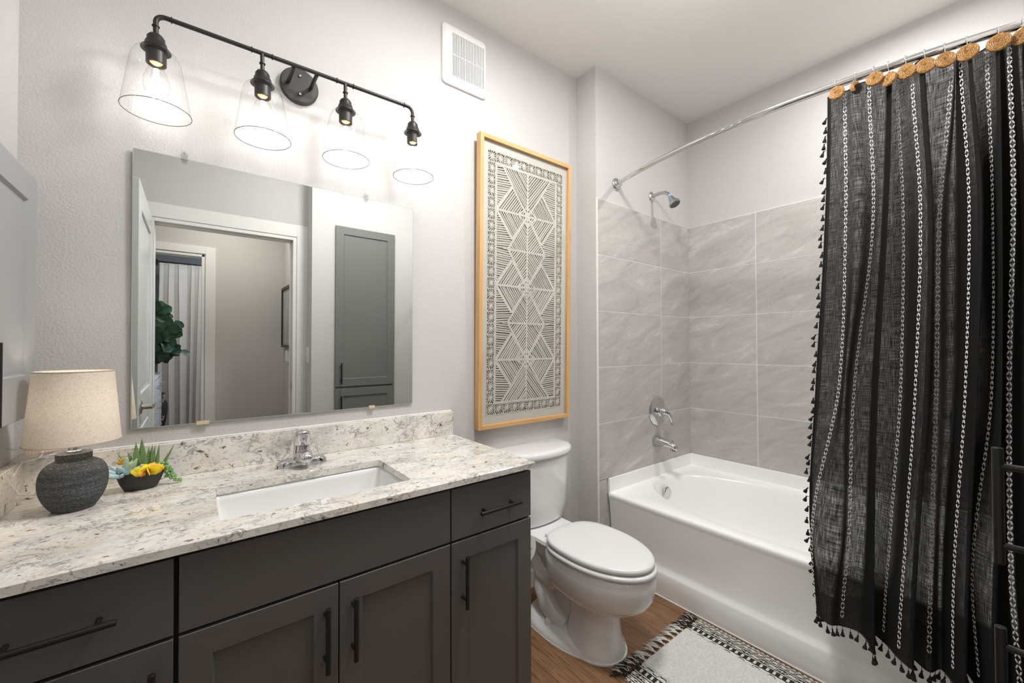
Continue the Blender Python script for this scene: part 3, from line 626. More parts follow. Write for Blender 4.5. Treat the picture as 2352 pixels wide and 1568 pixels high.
lx = [-0.087, 0.1675, 0.4205, 0.6745]
pts = arc((lx[0] + 0.022, BYY, BZ - 0.022), 0.022, 180, 90, 8) + arc((lx[3] - 0.022, BYY, BZ - 0.022), 0.022, 90, 0, 8)
b = MB().tube([(lx[0], BYY, 2.14)] + pts + [(lx[3], BYY, 2.14)], 0.0063, 16)
for x in lx[1:3]: b.cyl((x, BYY, BZ), (x, BYY, 2.14), 0.0058, 16)
b.build('bar', M['bronze'], t_, smooth=50)
CR = [(0.0063, -0.0012), (0.0088, -0.0012), (0.0088, 0.0012), (0.0063, 0.0012)]
for x in (lx[0] + 0.034, lx[1] - 0.028, lx[1] + 0.028, lx[2] - 0.028, lx[2] + 0.028, lx[3] - 0.034): MB().lathe(CR, (x, BYY, BZ), 20, Matrix.Rotation(R(90), 4, 'Y'), cap=False).build('collar_ring', M['bronze'], t_, smooth=40)
for x in lx: MB().lathe(CR, (x, BYY, 2.170), 20, cap=False).build('collar_ring', M['bronze'], t_, smooth=40)
for x in lx:
    so = MB().lathe([(0.009, 2.146), (0.015, 2.144), (0.020, 2.136), (0.0195, 2.130), (0.024, 2.121), (0.0255, 2.112), (0.0335, 2.104), (0.0335, 2.102), (0.0, 2.102)][::-1], (x, BYY, 0), 32).build('socket_cap', M['bronze'], t_, smooth=45)
    MB().lathe([(0.0225, 2.102), (0.0225, 2.064), (0.020, 2.062), (0.019, 2.080), (0.0, 2.080)], (x, BYY, 0), 32, cap=False).build('socket_cup', M['bronze'], so, smooth=45)
    b = MB(); th = 0.0016
    prof = [(0.026, 2.100), (0.036, 2.099), (0.046, 2.092), (0.053, 2.078), (0.0575, 2.058), (0.063, 2.020), (0.070, 1.975), (0.0768, 1.932)]
    b.lathe(prof, (x, BYY, 0), 64, cap=False); gl = b.build('glass_shade', M['glass'], t_, smooth=180)
    rim = MB().tube([Vector((x + 0.0768 * math.cos(a), BYY + 0.0768 * math.sin(a), 1.932)) for a in [2 * math.pi * k / 64 for k in range(64)]], 0.0010, 8, closed=True).build('glass_rim', glass_mat('rim_glass', (0.42, 0.43, 0.43), 1.2, 0.5) if x == lx[0] else bpy.data.materials['rim_glass'], gl, smooth=180)
    bu = MB().lathe([(0.012, 2.075), (0.013, 2.060), (0.020, 2.045), (0.028, 2.022), (0.0295, 2.005), (0.026, 1.988), (0.016, 1.976), (0.0, 1.973)], (x, BYY, 0), 36, cap=False).build('bulb', M['bulbglass'], t_, smooth=180)
    MB().lathe([(0.014, 2.074), (0.014, 2.068), (0.009, 2.064), (0, 2.064)], (x, BYY, 0), 24, cap=False).build('bulb_base', M['amber'], bu)
    b = MB()
    for k in range(6):
        a = math.pi * k / 3; b.cyl((x + 0.004 * math.cos(a), BYY + 0.004 * math.sin(a), 2.050), (x + 0.009 * math.cos(a), BYY + 0.009 * math.sin(a), 1.990), 0.0016, 6)
    b.build('filament', M['filament'], bu)
    lo = light('bulb_light', 'POINT', (x, BYY, 2.015), BULB_POWER, (1, 0.985, 0.965), 0.022); lo.parent = t_; lo.matrix_parent_inverse = Matrix.Translation(-t_.location)

# ------------------------------------------------------------------ exhaust fan grille
t_ = thing('exhaust_fan_grille', 'white louvred exhaust fan cover high on the wall near the ceiling', 'vent', (0.98, 0, 2.59))
fx0, fx1, fz0, fz1 = 0.866, 1.100, 2.452, 2.722
rings = [rr(fx0 + d, 0, fx1 - d, 1, 0.02, 0) for d in (0,)]
def rrz(x0, z0, x1, z1, r, y, n=6): return [Vector((p.x, y, p.y)) for p in rr(x0, z0, x1, z1, r, 0, n)]
px0, px1, pz0, pz1 = fx0 + 0.044, fx1 - 0.018, fz0 + 0.038, fz1 - 0.038
b = MB(); rg = [rrz(fx0, fz0, fx1, fz1, 0.02, -0.0005), rrz(fx0, fz0, fx1, fz1, 0.02, -0.010), rrz(fx0 + 0.012, fz0 + 0.012, fx1 - 0.012, fz1 - 0.012, 0.014, -0.020), rrz(px0, pz0, px1, pz1, 0.002, -0.021), rrz(px0, pz0, px1, pz1, 0.002, -0.012)]
b.loft(rg, True, False); b.build('cover', M['plate'], t_, smooth=50)
MB().box(px0, -0.0125, pz0, px1, -0.0115, pz1).build('duct_shade', M['dark'], t_)  # flat black sheet, its colour gives the shade behind the louvres
n = 20; b = MB(); wv_ = (px1 - px0) / n
for i in range(n + 1):
    xc = px0 + i * wv_; b.box(max(px0, xc - wv_ * 0.27), -0.022, pz0, min(px1, xc + wv_ * 0.27), -0.0125, pz1)
b.box(px0, -0.0205, (pz0 + pz1) / 2 - 0.002, px1, -0.0125, (pz0 + pz1) / 2 + 0.002); b.build('louvres', M['plate'], t_)

# ------------------------------------------------------------------ framed cut-paper art
ax0, ax1, az0, az1 = 1.034, 1.628, 0.885, 2.262; fd = 0.034
t_ = thing('framed_cut_paper_art', 'tall maple-framed white cut-paper panel of starbursts and diamonds beside the mirror', 'picture', (ax0, -0.004, az0)); t_.rotation_euler = (R(1.05), 0, 0)
fwid = 0.020; y0, y1 = -0.004 - fd, -0.004
MB().box(ax0, y0, az0, ax0 + fwid, y1, az1).build('frame_stile', M['maple'], t_, bevel=0.001)
MB().box(ax1 - fwid, y0, az0, ax1, y1, az1).build('frame_stile', M['maple'], t_, bevel=0.001)
MB().box(ax0 + fwid, y0, az0, ax1 - fwid, y1, az0 + fwid).build('frame_rail', M['maple_h'], t_, bevel=0.001)
MB().box(ax0 + fwid, y0, az1 - fwid, ax1 - fwid, y1, az1).build('frame_rail', M['maple_h'], t_, bevel=0.001)
MB().box(ax0 + 0.005, -0.014, az0 + 0.005, ax1 - 0.005, -0.010, az1 - 0.005).build('mat_board', M['artback'], t_)
yp = -0.0215
ix0, ix1, iz0, iz1 = ax0 + 0.052, ax1 - 0.052, az0 + 0.062, az1 - 0.062         # outer edge of lacework
b = MB()
def strip(p, q, w_, jit=0.0):
    p, q = Vector(p), Vector(q); d = q - p
    if d.length < 0.003: return
    d.normalize(); n_ = Vector((-d.y, d.x)) * w_ / 2
    if jit: p = p + Vector((rj.uniform(-jit, jit), rj.uniform(-jit, jit))); q = q + Vector((rj.uniform(-jit, jit), rj.uniform(-jit, jit)))
    c = [(p - n_), (q - n_), (q + n_), (p + n_)]
    yq = yp - rj.uniform(0.0001, 0.0016)
    vs = [(k.x, yq, k.y) for k in c] + [(k.x, yp + 0.0016, k.y) for k in c]
    b.add(vs, [(0, 1, 2, 3), (4, 7, 6, 5), (0, 4, 5, 1), (2, 6, 7, 3), (1, 5, 6, 2), (0, 3, 7, 4)])
rj = random.Random(5)
for q in ((ax0 + fwid, az0 + fwid, ix0, az1 - fwid), (ix1, az0 + fwid, ax1 - fwid, az1 - fwid), (ix0, az0 + fwid, ix1, iz0), (ix0, iz1, ix1, az1 - fwid)):
    b.box(q[0], yp, q[1], q[2], yp + 0.0016, q[3])
nzc, nxc = 23, 10; cw = (ix1 - ix0) / nxc; ch = (iz1 - iz0) / nzc
def star(x0, z0, x1, z1):
    cx, cz = (x0 + x1) / 2, (z0 + z1) / 2
    for k in range(14):
        a = math.pi * k / 7 + rj.uniform(-.05, .05); c_, s_ = math.cos(a), math.sin(a); f = min((x1 - x0) / 2 / max(abs(c_), 1e-3), (z1 - z0) / 2 / max(abs(s_), 1e-3))
        strip((cx, cz), (cx + c_ * f, cz + s_ * f), 0.0030)
    for k in range(12):
        a, a2 = math.pi * k / 6, math.pi * (k + 1) / 6; rr_ = 0.09 * (x1 - x0)
        strip((cx + rr_ * math.cos(a), cz + rr_ * math.sin(a)), (cx + rr_ * math.cos(a2), cz + rr_ * math.sin(a2)), 0.008)
    strip((x0, z0), (x1, z0), 0.0042); strip((x0, z1), (x1, z1), 0.0042); strip((x0, z0), (x0, z1), 0.004); strip((x1, z0), (x1, z1), 0.004)
for j in range(nzc):
    for i in range(nxc):
        if i in (0, nxc - 1) or j in (0, nzc - 1): star(ix0 + i * cw, iz0 + j * ch, ix0 + (i + 1) * cw, iz0 + (j + 1) * ch)
jx0, jx1, jz0, jz1 = ix0 + cw, ix1 - cw, iz0 + ch, iz1 - ch; B = 0.010
for p, q in (((jx0, jz0), (jx1, jz0)), ((jx0, jz1), (jx1, jz1)), ((jx0, jz0), (jx0, jz1)), ((jx1, jz0), (jx1, jz1))): strip(p, q, B * 1.2)
CX = (jx0 + jx1) / 2; HW = (jx1 - jx0) / 2; HH = jz1 - jz0; A = [jz1 - HH * f for f in (0.19, 0.505, 0.82)]; H = HH * 0.3155
def hatch(poly, ang, sp=0.0110, w_=0.0060):
    """parallel strips clipped to a convex polygon"""
    d = Vector((math.cos(R(ang)), math.sin(R(ang)))); n_ = Vector((-d.y, d.x)); P_ = [Vector(p) for p in poly]
    lo, hi = min(p.dot(n_) for p in P_), max(p.dot(n_) for p in P_); k = lo + sp * 0.6
    while k < hi - sp * 0.2:
        xs = []
        for i in range(len(P_)):
            a_, c_ = P_[i], P_[(i + 1) % len(P_)]; da, dc = a_.dot(n_) - k, c_.dot(n_) - k
            if (da < 0) != (dc < 0): f = da / (da - dc); xs.append(a_.lerp(c_, f))
        if len(xs) == 2: strip(xs[0], xs[1], w_ * rj.uniform(0.8, 1.15), 0.0012)
        k += sp
rs = [jz1 + (jz1 - A[0]) * 0 + H / 2 * 0 , ]
S = 0.62 * HW
for s_ in (-1, 1):
    X = lambda u: CX + s_ * u
    for k, a in enumerate(A):
        top = (X(0.50 * HW), a + 0.36 * H); bot = (X(0.50 * HW), a - 0.36 * H); side = (X(HW), a); cen = (CX, a)
        if k == 0: topz = top
        for p, q in ((side, top), (side, bot), (top, cen), (bot, cen), (side, cen)): strip(p, q, B)
        ang = math.degrees(math.atan2(top[1] - a, s_ * 0.5 * HW)); an2 = -ang
        hatch([side, top, cen], math.degrees(math.atan2(-0.36 * H, s_ * 0.5 * HW)) + 180 + 0)
        hatch([side, cen, bot], math.degrees(math.atan2(0.36 * H, s_ * 0.5 * HW)))
        # little diamond round each centre
        for f in (0.30,):
            strip((X(f * HW), a), (CX, a + f * 0.42 * H), B * 0.8); strip((X(f * HW), a), (CX, a - f * 0.42 * H), B * 0.8)
    for k in range(4):
        za = A[k - 1] if k > 0 else jz1 + 0.5; zb_ = A[k] if k < 3 else jz0 - 0.5
        if k in (1, 2):
            zm = (za + zb_) / 2; sv = (X(S), zm)
            for p, q in (((CX, za), sv), (sv, (CX, zb_)), ((CX, zm), sv)): strip(p, q, B)
            hatch([(CX, za), sv, (CX, zm)], s_ * 48); hatch([(CX, zm), sv, (CX, zb_)], s_ * -48)
            hatch([(X(HW), za - 0.0), (X(0.50 * HW), za - 0.36 * H), sv, (X(0.50 * HW), zb_ + 0.36 * H), (X(HW), zb_)][:3] + [(X(HW), zm)], s_ * -4)
            hatch([(X(HW), zm), sv, (X(0.50 * HW), zb_ + 0.36 * H), (X(HW), zb_)], s_ * 4)
    # ends
    for zc, ze, sg in ((A[0], jz1, 1), (A[2], jz0, -1)):
        e1 = (X(0.50 * HW), zc + sg * 0.36 * H); e2 = (X(0.80 * HW), ze)
        strip(e1, e2, B); hatch([(CX, zc), e1, e2, (CX, ze)], s_ * sg * 50); hatch([(X(HW), zc), e1, e2, (X(HW), ze)], s_ * -5 * sg)
strip((CX, jz0), (CX, jz1), B * 0.9)
b.build('cut_paper', M['artpaper'], t_)
MB().box(ax0 + fwid - 0.002, -0.0285, az0 + fwid - 0.002, ax1 - fwid + 0.002, -0.0265, az1 - fwid + 0.002).build('glazing', M['pane'], t_)

# ------------------------------------------------------------------ table lamp
lxx, lyy = -0.2255, -0.178
t_ = thing('table_lamp', 'small table lamp, rough charcoal ceramic base, beige linen shade, on countertop corner', 'lamp', (lxx, lyy, HC))
prof = [(0.034, 0.0), (0.038, 0.003), (0.050, 0.022), (0.058, 0.045), (0.0605, 0.068), (0.058, 0.090), (0.050, 0.106), (0.040, 0.114), (0.0335, 0.117), (0.0315, 0.120), (0.0315, 0.132), (0.029, 0.135), (0.0, 0.135)]
pp = []
for i in range(len(prof) - 1):
    g_ = lambda k: prof[max(0, min(len(prof) - 1, k))]
    for k in range(5):
        u = k / 5; pp.append(tuple(max(0.0, 0.5 * (2 * g_(i)[d] + (g_(i + 1)[d] - g_(i - 1)[d]) * u + (2 * g_(i - 1)[d] - 5 * g_(i)[d] + 4 * g_(i + 1)[d] - g_(i + 2)[d]) * u * u + (3 * g_(i)[d] - g_(i - 1)[d] - 3 * g_(i + 1)[d] + g_(i + 2)[d]) * u ** 3)) for d in (0, 1)))
pp.append(prof[-1])
MB().lathe(pp, (lxx, lyy, HC), 56).build('base', M['ceramic'], t_, smooth=60)
MB().lathe([(0.0135, 0.135), (0.0135, 0.139), (0.0105, 0.141), (0.0105, 0.19), (0.0, 0.19)], (lxx, lyy, HC), 24).build('neck', M['satin'], t_, smooth=40)
b = MB().lathe([(0.0835, 0.161), (0.0695, 0.331)], (lxx, lyy, HC), 72, cap=False); sh = b.build('lamp_shade', M['linen'], t_, smooth=180)
M['rimtape'] = mat('rim_tape', (0.50, 0.44, 0.38), 0.8)
for r_, z_ in ((0.0835, 0.161), (0.0695, 0.331)): MB().tube([Vector((lxx + r_ * math.cos(a), lyy + r_ * math.sin(a), HC + z_)) for a in [2 * math.pi * k / 64 for k in range(64)]], 0.0014, 6, closed=True).build('shade_rim', M['rimtape'], sh, smooth=True)
b = MB()
for k in range(3):
    a = k * 2.094 + 0.6; b.cyl((lxx, lyy, HC + 0.315), (lxx + 0.069 * math.cos(a), lyy + 0.069 * math.sin(a), HC + 0.328), 0.0012, 6)
b.build('spider', M['satin'], t_)
MB().lathe([(0.011, 0.19), (0.012, 0.20), (0.026, 0.235), (0.028, 0.25), (0.022, 0.27), (0.0, 0.278)], (lxx, lyy, HC), 24, cap=False).build('bulb', M['bulbglass'], t_, smooth=True)
lo = light('lamp_bulb_light', 'POINT', (lxx, lyy, HC + 0.245), 0.42, (1, 0.92, 0.82), 0.02); lo.parent = t_; lo.matrix_parent_inverse = Matrix.Translation(-t_.location)
b = MB(); rc = random.Random(9)
for k in range(7):
    pts = []
    for i in range(26):
        a = 2 * math.pi * i / 25; pts.append((-0.312 + (0.024 + 0.0028 * k) * math.cos(a) + rc.uniform(-.0006, .0006), -0.052 + (0.014 + 0.0015 * k) * math.sin(a), 0.998 + 0.0022 * k * math.sin(a + 0.4) + 0.006 * math.cos(a) + 0.001 * k))
    b.tube(pts, 0.0013, 6)
b.tube([(-0.35, -0.10, 1.03), (-0.33, -0.08, 1.02), (-0.29, -0.05, 1.015), (-0.25, -0.03, 1.02), (-0.215, -0.03, 1.035)], 0.0016, 6)
b.tube([(-0.33, -0.07, 0.992), (-0.345, -0.10, 0.95), (-0.32, -0.14, 0.925), (-0.28, -0.17, 0.925)], 0.0016, 6)
b.build('cord', M['cable'], t_, smooth=True)
b = MB().cyl((-0.325, -0.085, 1.012), (-0.262, -0.070, 1.014), 0.0070, 14); b.build('paper_sleeve', M['sleeve'], t_, smooth=40)
MB().tube([(-0.295, -0.090, 1.010), (-0.293, -0.084, 1.022), (-0.290, -0.072, 1.016), (-0.300, -0.086, 0.998)], [0.002, 0.003, 0.003, 0.0015], 6).build('twist_tie', M['thread'], t_)

# ------------------------------------------------------------------ succulent planter
bx, by = -0.1115, -0.095
t_ = thing('succulent_planter', 'boat-shaped black bowl of artificial succulents beside the charcoal lamp', 'plant', (bx, by, HC))
rings = []
def boat(a_, bb, z, lift): return [Vector((p.x, p.y, z + lift * ((p.x - bx) / 0.052) ** 2)) for p in sup(bx, by, a_, bb, z, 2.2, 44)]
for (a_, bb, z, l) in ((0.028, 0.017, 0.0, 0), (0.034, 0.020, 0.002, 0), (0.042, 0.026, 0.018, 0.000), (0.049, 0.030, 0.038, 0.001), (0.0525, 0.032, 0.054, 0.003), (0.0505, 0.030, 0.054, 0.003), (0.046, 0.027, 0.040, 0.0)): rings.append(boat(a_, bb, HC + z, l))
MB().loft(rings, True, False).build('bowl', M['planter'], t_, smooth=60)
MB().loft([boat(0.0475, 0.0285, HC + 0.044, 0.001), boat(0.03, 0.018, HC + 0.048, 0)], False, True).build('gravel', M['gravel'], t_, smooth=True)
def succ_leaf(b, base, d, L, W, T, curve=0.0, n=9, tip=0.02, peak=0.3):
    """thick pointed leaf: elliptical sections along a curved spine"""
    d = Vector(d).normalized(); side = d.cross(Vector((0, -1, 0.15))).normalized(); nn = side.cross(d); rg = []
    for i in range(n + 1):
        f = i / n; wv_ = (0.62 + 0.38 * min(1, f / peak)) if f < peak else max(tip, 1 - ((f - peak) / (1 - peak)) ** 1.4)
        c = Vector(base) + d * L * f + nn * curve * L * f * f
        rg.append([c + side * W * wv_ * math.cos(a) + nn * T * wv_ * math.sin(a) for a in [2 * math.pi * k / 10 for k in range(10)]])
    b.loft(rg)
gz = HC + 0.046
b = MB()
for (x, y, dx, dy, L, W) in ((-0.119, -0.085, -0.04, 0, 0.090, 0.0105), (-0.108, -0.083, -0.03, 0.03, 0.099, 0.0115), (-0.102, -0.094, -0.01, -0.06, 0.068, 0.0065), (-0.097, -0.085, 0.02, 0, 0.074, 0.008), (-0.091, -0.088, 0.04, 0, 0.081, 0.0062), (-0.087, -0.088, 0.06, 0, 0.079, 0.0045),
    (-0.081, -0.088, 0.10, 0, 0.080, 0.0055), (-0.074, -0.084, 0.48, 0.05, 0.080, 0.0045), (-0.118, -0.082, -0.35, 0.1, 0.070, 0.007), (-0.124, -0.080, -0.6, 0.15, 0.075, 0.006), (-0.122, -0.094, -0.10, -0.1, 0.05, 0.007), (-0.092, -0.078, 0.02, 0.1, 0.07, 0.007), (-0.114, -0.078, -0.15, 0.1, 0.06, 0.007)):
    succ_leaf(b, (x, y, gz - 0.008), (dx, dy, 1), L, W, 0.004, peak=0.2)
b.build('haworthia', M['haworthia'], t_, smooth=True)
b = MB()
for (dx, dy, dz, L, W) in ((-1.0, -0.2, 0.32, 0.050, 0.0055), (-1.0, 0.1, 0.55, 0.052, 0.0055), (-0.8, -0.5, 0.25, 0.042, 0.0062), (-0.45, -0.4, 0.95, 0.036, 0.0085), (0.05, -0.1, 1.0, 0.050, 0.0065), (0.5, -0.1, 0.95, 0.048, 0.0065), (0.75, -0.3, 0.6, 0.046, 0.0055), (-0.75, 0.2, 0.8, 0.040, 0.006), (0.2, -0.7, 0.6, 0.030, 0.006), (-0.3, -0.8, 0.4, 0.030, 0.0065), (0.3, 0.4, 0.9, 0.04, 0.006)):
    succ_leaf(b, (-0.141, -0.108, gz - 0.004), (dx, dy, dz), L * 1.12, W * 1.05, 0.0036, 0.12, peak=0.62, tip=0.12)
b.build('echeveria', M['bluesucc'], t_, smooth=True)
b = MB()
for ringn, (n_, el, L, W) in enumerate(((9, 0.16, 0.036, 0.013), (8, 0.38, 0.029, 0.010), (6, 0.9, 0.016, 0.006))):
    for k in range(n_):
        a = 2 * math.pi * k / n_ + ringn * 0.4; succ_leaf(b, (-0.096, -0.119, gz + 0.004 + 0.002 * ringn), (math.cos(a), math.sin(a) * 0.75, el), L, W, 0.0022, 0.15, peak=0.6, tip=0.25)
b.build('yellow_rosette', M['yellow'], t_, smooth=True)
b = MB()
for (dx, dz) in ((-0.6, 0.8), (-0.1, 1), (-1, 0.3), (0.4, 0.8)): succ_leaf(b, (-0.146, -0.085, gz + 0.028), (dx, -0.1, dz), 0.016, 0.006, 0.002, peak=0.6, tip=0.3)
b.cyl((-0.143, -0.085, gz - 0.004), (-0.146, -0.085, gz + 0.03), 0.0015, 6); b.build('mustard_sprig', M['mustard'], t_, smooth=True)
b = MB(); rp = random.Random(4)
for path in ([(-0.072, -0.095, gz + 0.012), (-0.058, -0.094, gz + 0.014), (-0.050, -0.095, gz - 0.004), (-0.046, -0.097, gz - 0.022), (-0.036, -0.097, gz - 0.033), (-0.026, -0.097, gz - 0.041)], [(-0.074, -0.10, gz + 0.006), (-0.060, -0.102, gz + 0.004), (-0.054, -0.100, gz - 0.012), (-0.056, -0.095, gz - 0.026)]):
    b.tube(path, 0.0011, 6)
    for i in range(len(path) - 1):
        for k in range(7):
            c = Vector(path[i]).lerp(Vector(path[i + 1]), rp.random()); d = Vector((rp.uniform(-1, 1), rp.uniform(-1, 0.5), rp.uniform(-0.6, 0.8))).normalized()
            b.ellipsoid(c + d * 0.005, 0.0034, 0.0034, 0.0048, d.to_track_quat('Z', 'Y').to_matrix(), 8, 5)
b.build('trailing_pearls', M['pearl'], t_, smooth=True)

# ------------------------------------------------------------------ left wall cabinet
t_ = thing('wall_cabinet', 'grey shaker medicine cabinet on the left wall above the lamp', 'cabinet', (XL, -0.28, 1.10))
wc0, wc1 = -0.480, -0.078
MB().box(XL + 0.0005, wc0, 1.112, -0.331, wc1, 1.682).build('body', M['greycab'], t_, bevel=0.001)
d = framed_panel('door', M['greycab'], t_, lambda u, v, dd: Vector((-0.310 - dd, u, v)), wc0, wc1, 1.106, 1.690, 0.0195, 0.066, 0.007, 0.002, rail=0.10); bar_pull((-0.310, -0.452, 1.125), (-0.310, -0.452, 1.281), (1, 0, 0), d)

# tall linen cabinet, only its pulls reach into direct view
t_ = thing('linen_cabinet', 'tall dark grey two-door shaker cabinet, mirrored, black pulls at right frame edge', 'cabinet', (1.06, YC, FL))
lfy = YC + 0.021
MB().box(0.842, YC - 0.0005, 0.105, 1.283, lfy - 0.0185, 2.15).build('face_frame', M['lincab'], t_, bevel=0.001)
def shaker_b(x0, x1, z0, z1, parent): return framed_panel('door', M['lincab'], parent, lambda u, v, d: Vector((u, lfy - d, v)), x0, x1, z0, z1, 0.018, 0.058)
d = shaker_b(0.835, 1.290, 0.952, 2.158, t_); bar_pull((0.873, lfy, 0.972), (0.873, lfy, 1.130), (0, 1, 0), d)
d = shaker_b(0.835, 1.290, 0.095, 0.938, t_); bar_pull((0.873, lfy, 0.728), (0.873, lfy, 0.886), (0, 1, 0), d)

# ------------------------------------------------------------------ toilet
TX = 1.330
t_ = thing('toilet', 'white elongated two-piece toilet with closed lid beside the vanity', 'toilet', (TX, -0.35, FL))
def egg(hw, yb, yf, z, cx=TX, n=48, sq=2.0, wide=0.42):
    """egg outline: back at yb, front at yf, widest at a share `wide` from the back"""
    ym = yb + (yf - yb) * wide; out = []
    for k in range(n):
        a = 2 * math.pi * k / n; c_, s_ = math.cos(a), math.sin(a); L = (yb - ym) if s_ > 0 else (ym - yf); ee = 3.0 if s_ > 0 else sq
        out.append(Vector((cx + hw * math.copysign(abs(c_) ** (2 / ee), c_), ym + L * math.copysign(abs(s_) ** (2 / ee), s_), z)))
    return out
b = MB()
# bowl
b.loft([egg(0.080, -0.40, -0.590, 0.222), egg(0.105, -0.36, -0.625, 0.234), egg(0.135, -0.32, -0.675, 0.256), egg(0.155, -0.29, -0.712, 0.286), egg(0.164, -0.275, -0.731, 0.322), egg(0.167, -0.27, -0.737, 0.362), egg(0.167, -0.268, -0.738, 0.398), egg(0.160, -0.275, -0.730, 0.408)])
# front column
b.loft([egg(0.112, -0.36, -0.600, FL + 0.001, wide=0.5), egg(0.110, -0.36, -0.596, FL + 0.03, wide=0.5), egg(0.096, -0.36, -0.585, FL + 0.055, wide=0.5), egg(0.088, -0.37, -0.578, 0.15, wide=0.5), egg(0.083, -0.37, -0.578, 0.23, wide=0.5), egg(0.088, -0.36, -0.60, 0.265, wide=0.5)])
# foot flange
b.loft([egg(0.150, -0.125, -0.590, FL + 0.001, wide=0.42), egg(0.150, -0.125, -0.590, FL + 0.010, wide=0.42), egg(0.140, -0.13, -0.58, FL + 0.026, wide=0.42), egg(0.115, -0.14, -0.56, FL + 0.038, wide=0.42), egg(0.08, -0.15, -0.52, FL + 0.05, wide=0.42)])
# narrow rear web and deck
b.loft([sup(TX, -0.30, 0.060, 0.165, FL + 0.03, 3), sup(TX, -0.29, 0.058, 0.17, 0.20, 3), sup(TX, -0.27, 0.075, 0.19, 0.32, 3), sup(TX, -0.24, 0.11, 0.21, 0.385, 3.5), sup(TX, -0.22, 0.125, 0.20, 0.408, 4), sup(TX, -0.21, 0.120, 0.19, 0.420, 4)])
# trapway swells on both sides
for s_ in (-1, 1):
    X = TX + s_ * 0.052
    b.tube([(X, -0.36, 0.27), (X + s_ * .004, -0.29, 0.235), (X + s_ * .008, -0.22, 0.245), (X + s_ * .004, -0.165, 0.30), (X, -0.15, 0.36)], [0.035, 0.045, 0.044, 0.04, 0.035], 18)
    b.tube([(X, -0.20, 0.25), (X + s_ * .010, -0.215, 0.19), (X + s_ * .014, -0.26, 0.13), (X + s_ * .014, -0.31, 0.095), (X + s_ * .01, -0.37, 0.085)], [0.035, 0.044, 0.05, 0.045, 0.03], 18)
b.build('bowl', M['white'], t_, smooth=55)
for s_ in (-1, 1): MB().lathe([(0.016, 0), (0.014, 0.018), (0.008, 0.026), (0, 0.028)], (TX + s_ * 0.108, -0.30, FL + 0.034), 20).build('bolt_cap', M['white'], t_, smooth=50)
b = MB(); b.loft([egg(0.152, -0.122, -0.593, FL + 0.0, wide=0.42), egg(0.152, -0.122, -0.593, FL + 0.005, wide=0.42)]); b.loft([egg(0.115, -0.36, -0.604, FL + 0.0, wide=0.5), egg(0.115, -0.36, -0.604, FL + 0.006, wide=0.5)]); b.build('caulk_bead', M['caulk'], t_, smooth=40)
# seat ring and lid
b = MB(); b.loft([egg(0.166, -0.285, -0.737, 0.412), egg(0.172, -0.282, -0.742, 0.417), egg(0.172, -0.282, -0.742, 0.426), egg(0.166, -0.286, -0.737, 0.431)]); b.build('seat', M['seatplastic'], t_, smooth=60)
b = MB()
def lid(s_, z): return [Vector((TX + (p.x - TX) * s_, -0.50 + (p.y + 0.50) * s_, z)) for p in egg(0.166, -0.275, -0.733, z, wide=0.44)]
b.loft([lid(0.965, 0.4365), lid(0.99, 0.4385), lid(1.0, 0.442), lid(1.0, 0.448), lid(0.985, 0.4545), lid(0.95, 0.4575), lid(0.80, 0.4595), lid(0.4, 0.461)]); b.build('seat_lid', M['seatplastic'], t_, smooth=60)
for s_ in (-1, 1): MB().lathe([(0.013, 0), (0.013, 0.014), (0.009, 0.018)], (TX + s_ * 0.072, -0.262, 0.419), 18).build('hinge', M['seatplastic'], t_, smooth=40)
# tank with bowed front
def tank(hw, yb, yside, yf, z, r=0.03, n=14, cx=TX):
    out = [Vector((cx + hw, yb, z)), Vector((cx - hw, yb, z))]
    for i in range(n + 1):
        u = -1 + 2 * i / n; e_ = abs(u) ** 5; yy = yf + (yside - yf) * (0.55 * u * u + 0.45 * e_); out.append(Vector((cx + hw * u * (1 if abs(u) < 0.99 else 0.995), yy, z)))
    return out
b = MB(); b.loft([tank(0.165, -0.03, -0.100, -0.165, 0.418), tank(0.185, -0.022, -0.105, -0.180, 0.435), tank(0.198, -0.015, -0.11, -0.190, 0.50), tank(0.208, -0.010, -0.11, -0.197, 0.62), tank(0.213, -0.008, -0.112, -0.200, 0.742)])
b.build('tank', M['white'], t_, smooth=50, bevel=0.012, seg=3)
b = MB(); b.loft([tank(0.217, -0.004, -0.116, -0.208, 0.743), tank(0.224, -0.002, -0.120, -0.214, 0.750), tank(0.224, -0.002, -0.120, -0.214, 0.764), tank(0.219, -0.006, -0.115, -0.208, 0.774), tank(0.200, -0.02, -0.10, -0.19, 0.780)])
b.build('tank_lid', M['white'], t_, smooth=50, bevel=0.004, seg=3)
b = MB().lathe([(0.012, 0), (0.012, 0.008)], (TX - 0.19, -0.155, 0.70), 16, Matrix.Rotation(R(90), 4, 'X')); b.box(TX - 0.205, -0.176, 0.694, TX - 0.145, -0.166, 0.706); b.build('flush_lever', M['chrome'], t_, bevel=0.002)

# toilet roll and its holder on the vanity side
t_ = thing('toilet_roll', 'white toilet paper roll on the chrome holder at the vanity side', 'toilet roll', (0.98, -0.38, 0.512))
MX = Matrix.Rotation(R(90), 4, 'X'); rcx, rcz, ry0 = 0.979, 0.511, -0.330
MB().lathe([(0.020, 0), (0.058, 0), (0.060, 0.004), (0.060, 0.098), (0.058, 0.102), (0.020, 0.102), (0.020, 0)], (rcx, ry0, rcz), 48, MX, cap=False).build('paper', M['paper'], t_, smooth=40)
MB().lathe([(0.0195, -0.001), (0.0195, 0.103), (0.018, 0.103), (0.018, -0.001)], (rcx, ry0, rcz), 32, MX, cap=False).build('core', mat('cardboard_core', (0.45, 0.36, 0.27), 0.9), t_, smooth=40)
t_ = thing('toilet_roll_holder', 'chrome toilet roll holder arm fixed to the vanity side', 'toilet roll holder', (CX1, -0.44, 0.511))
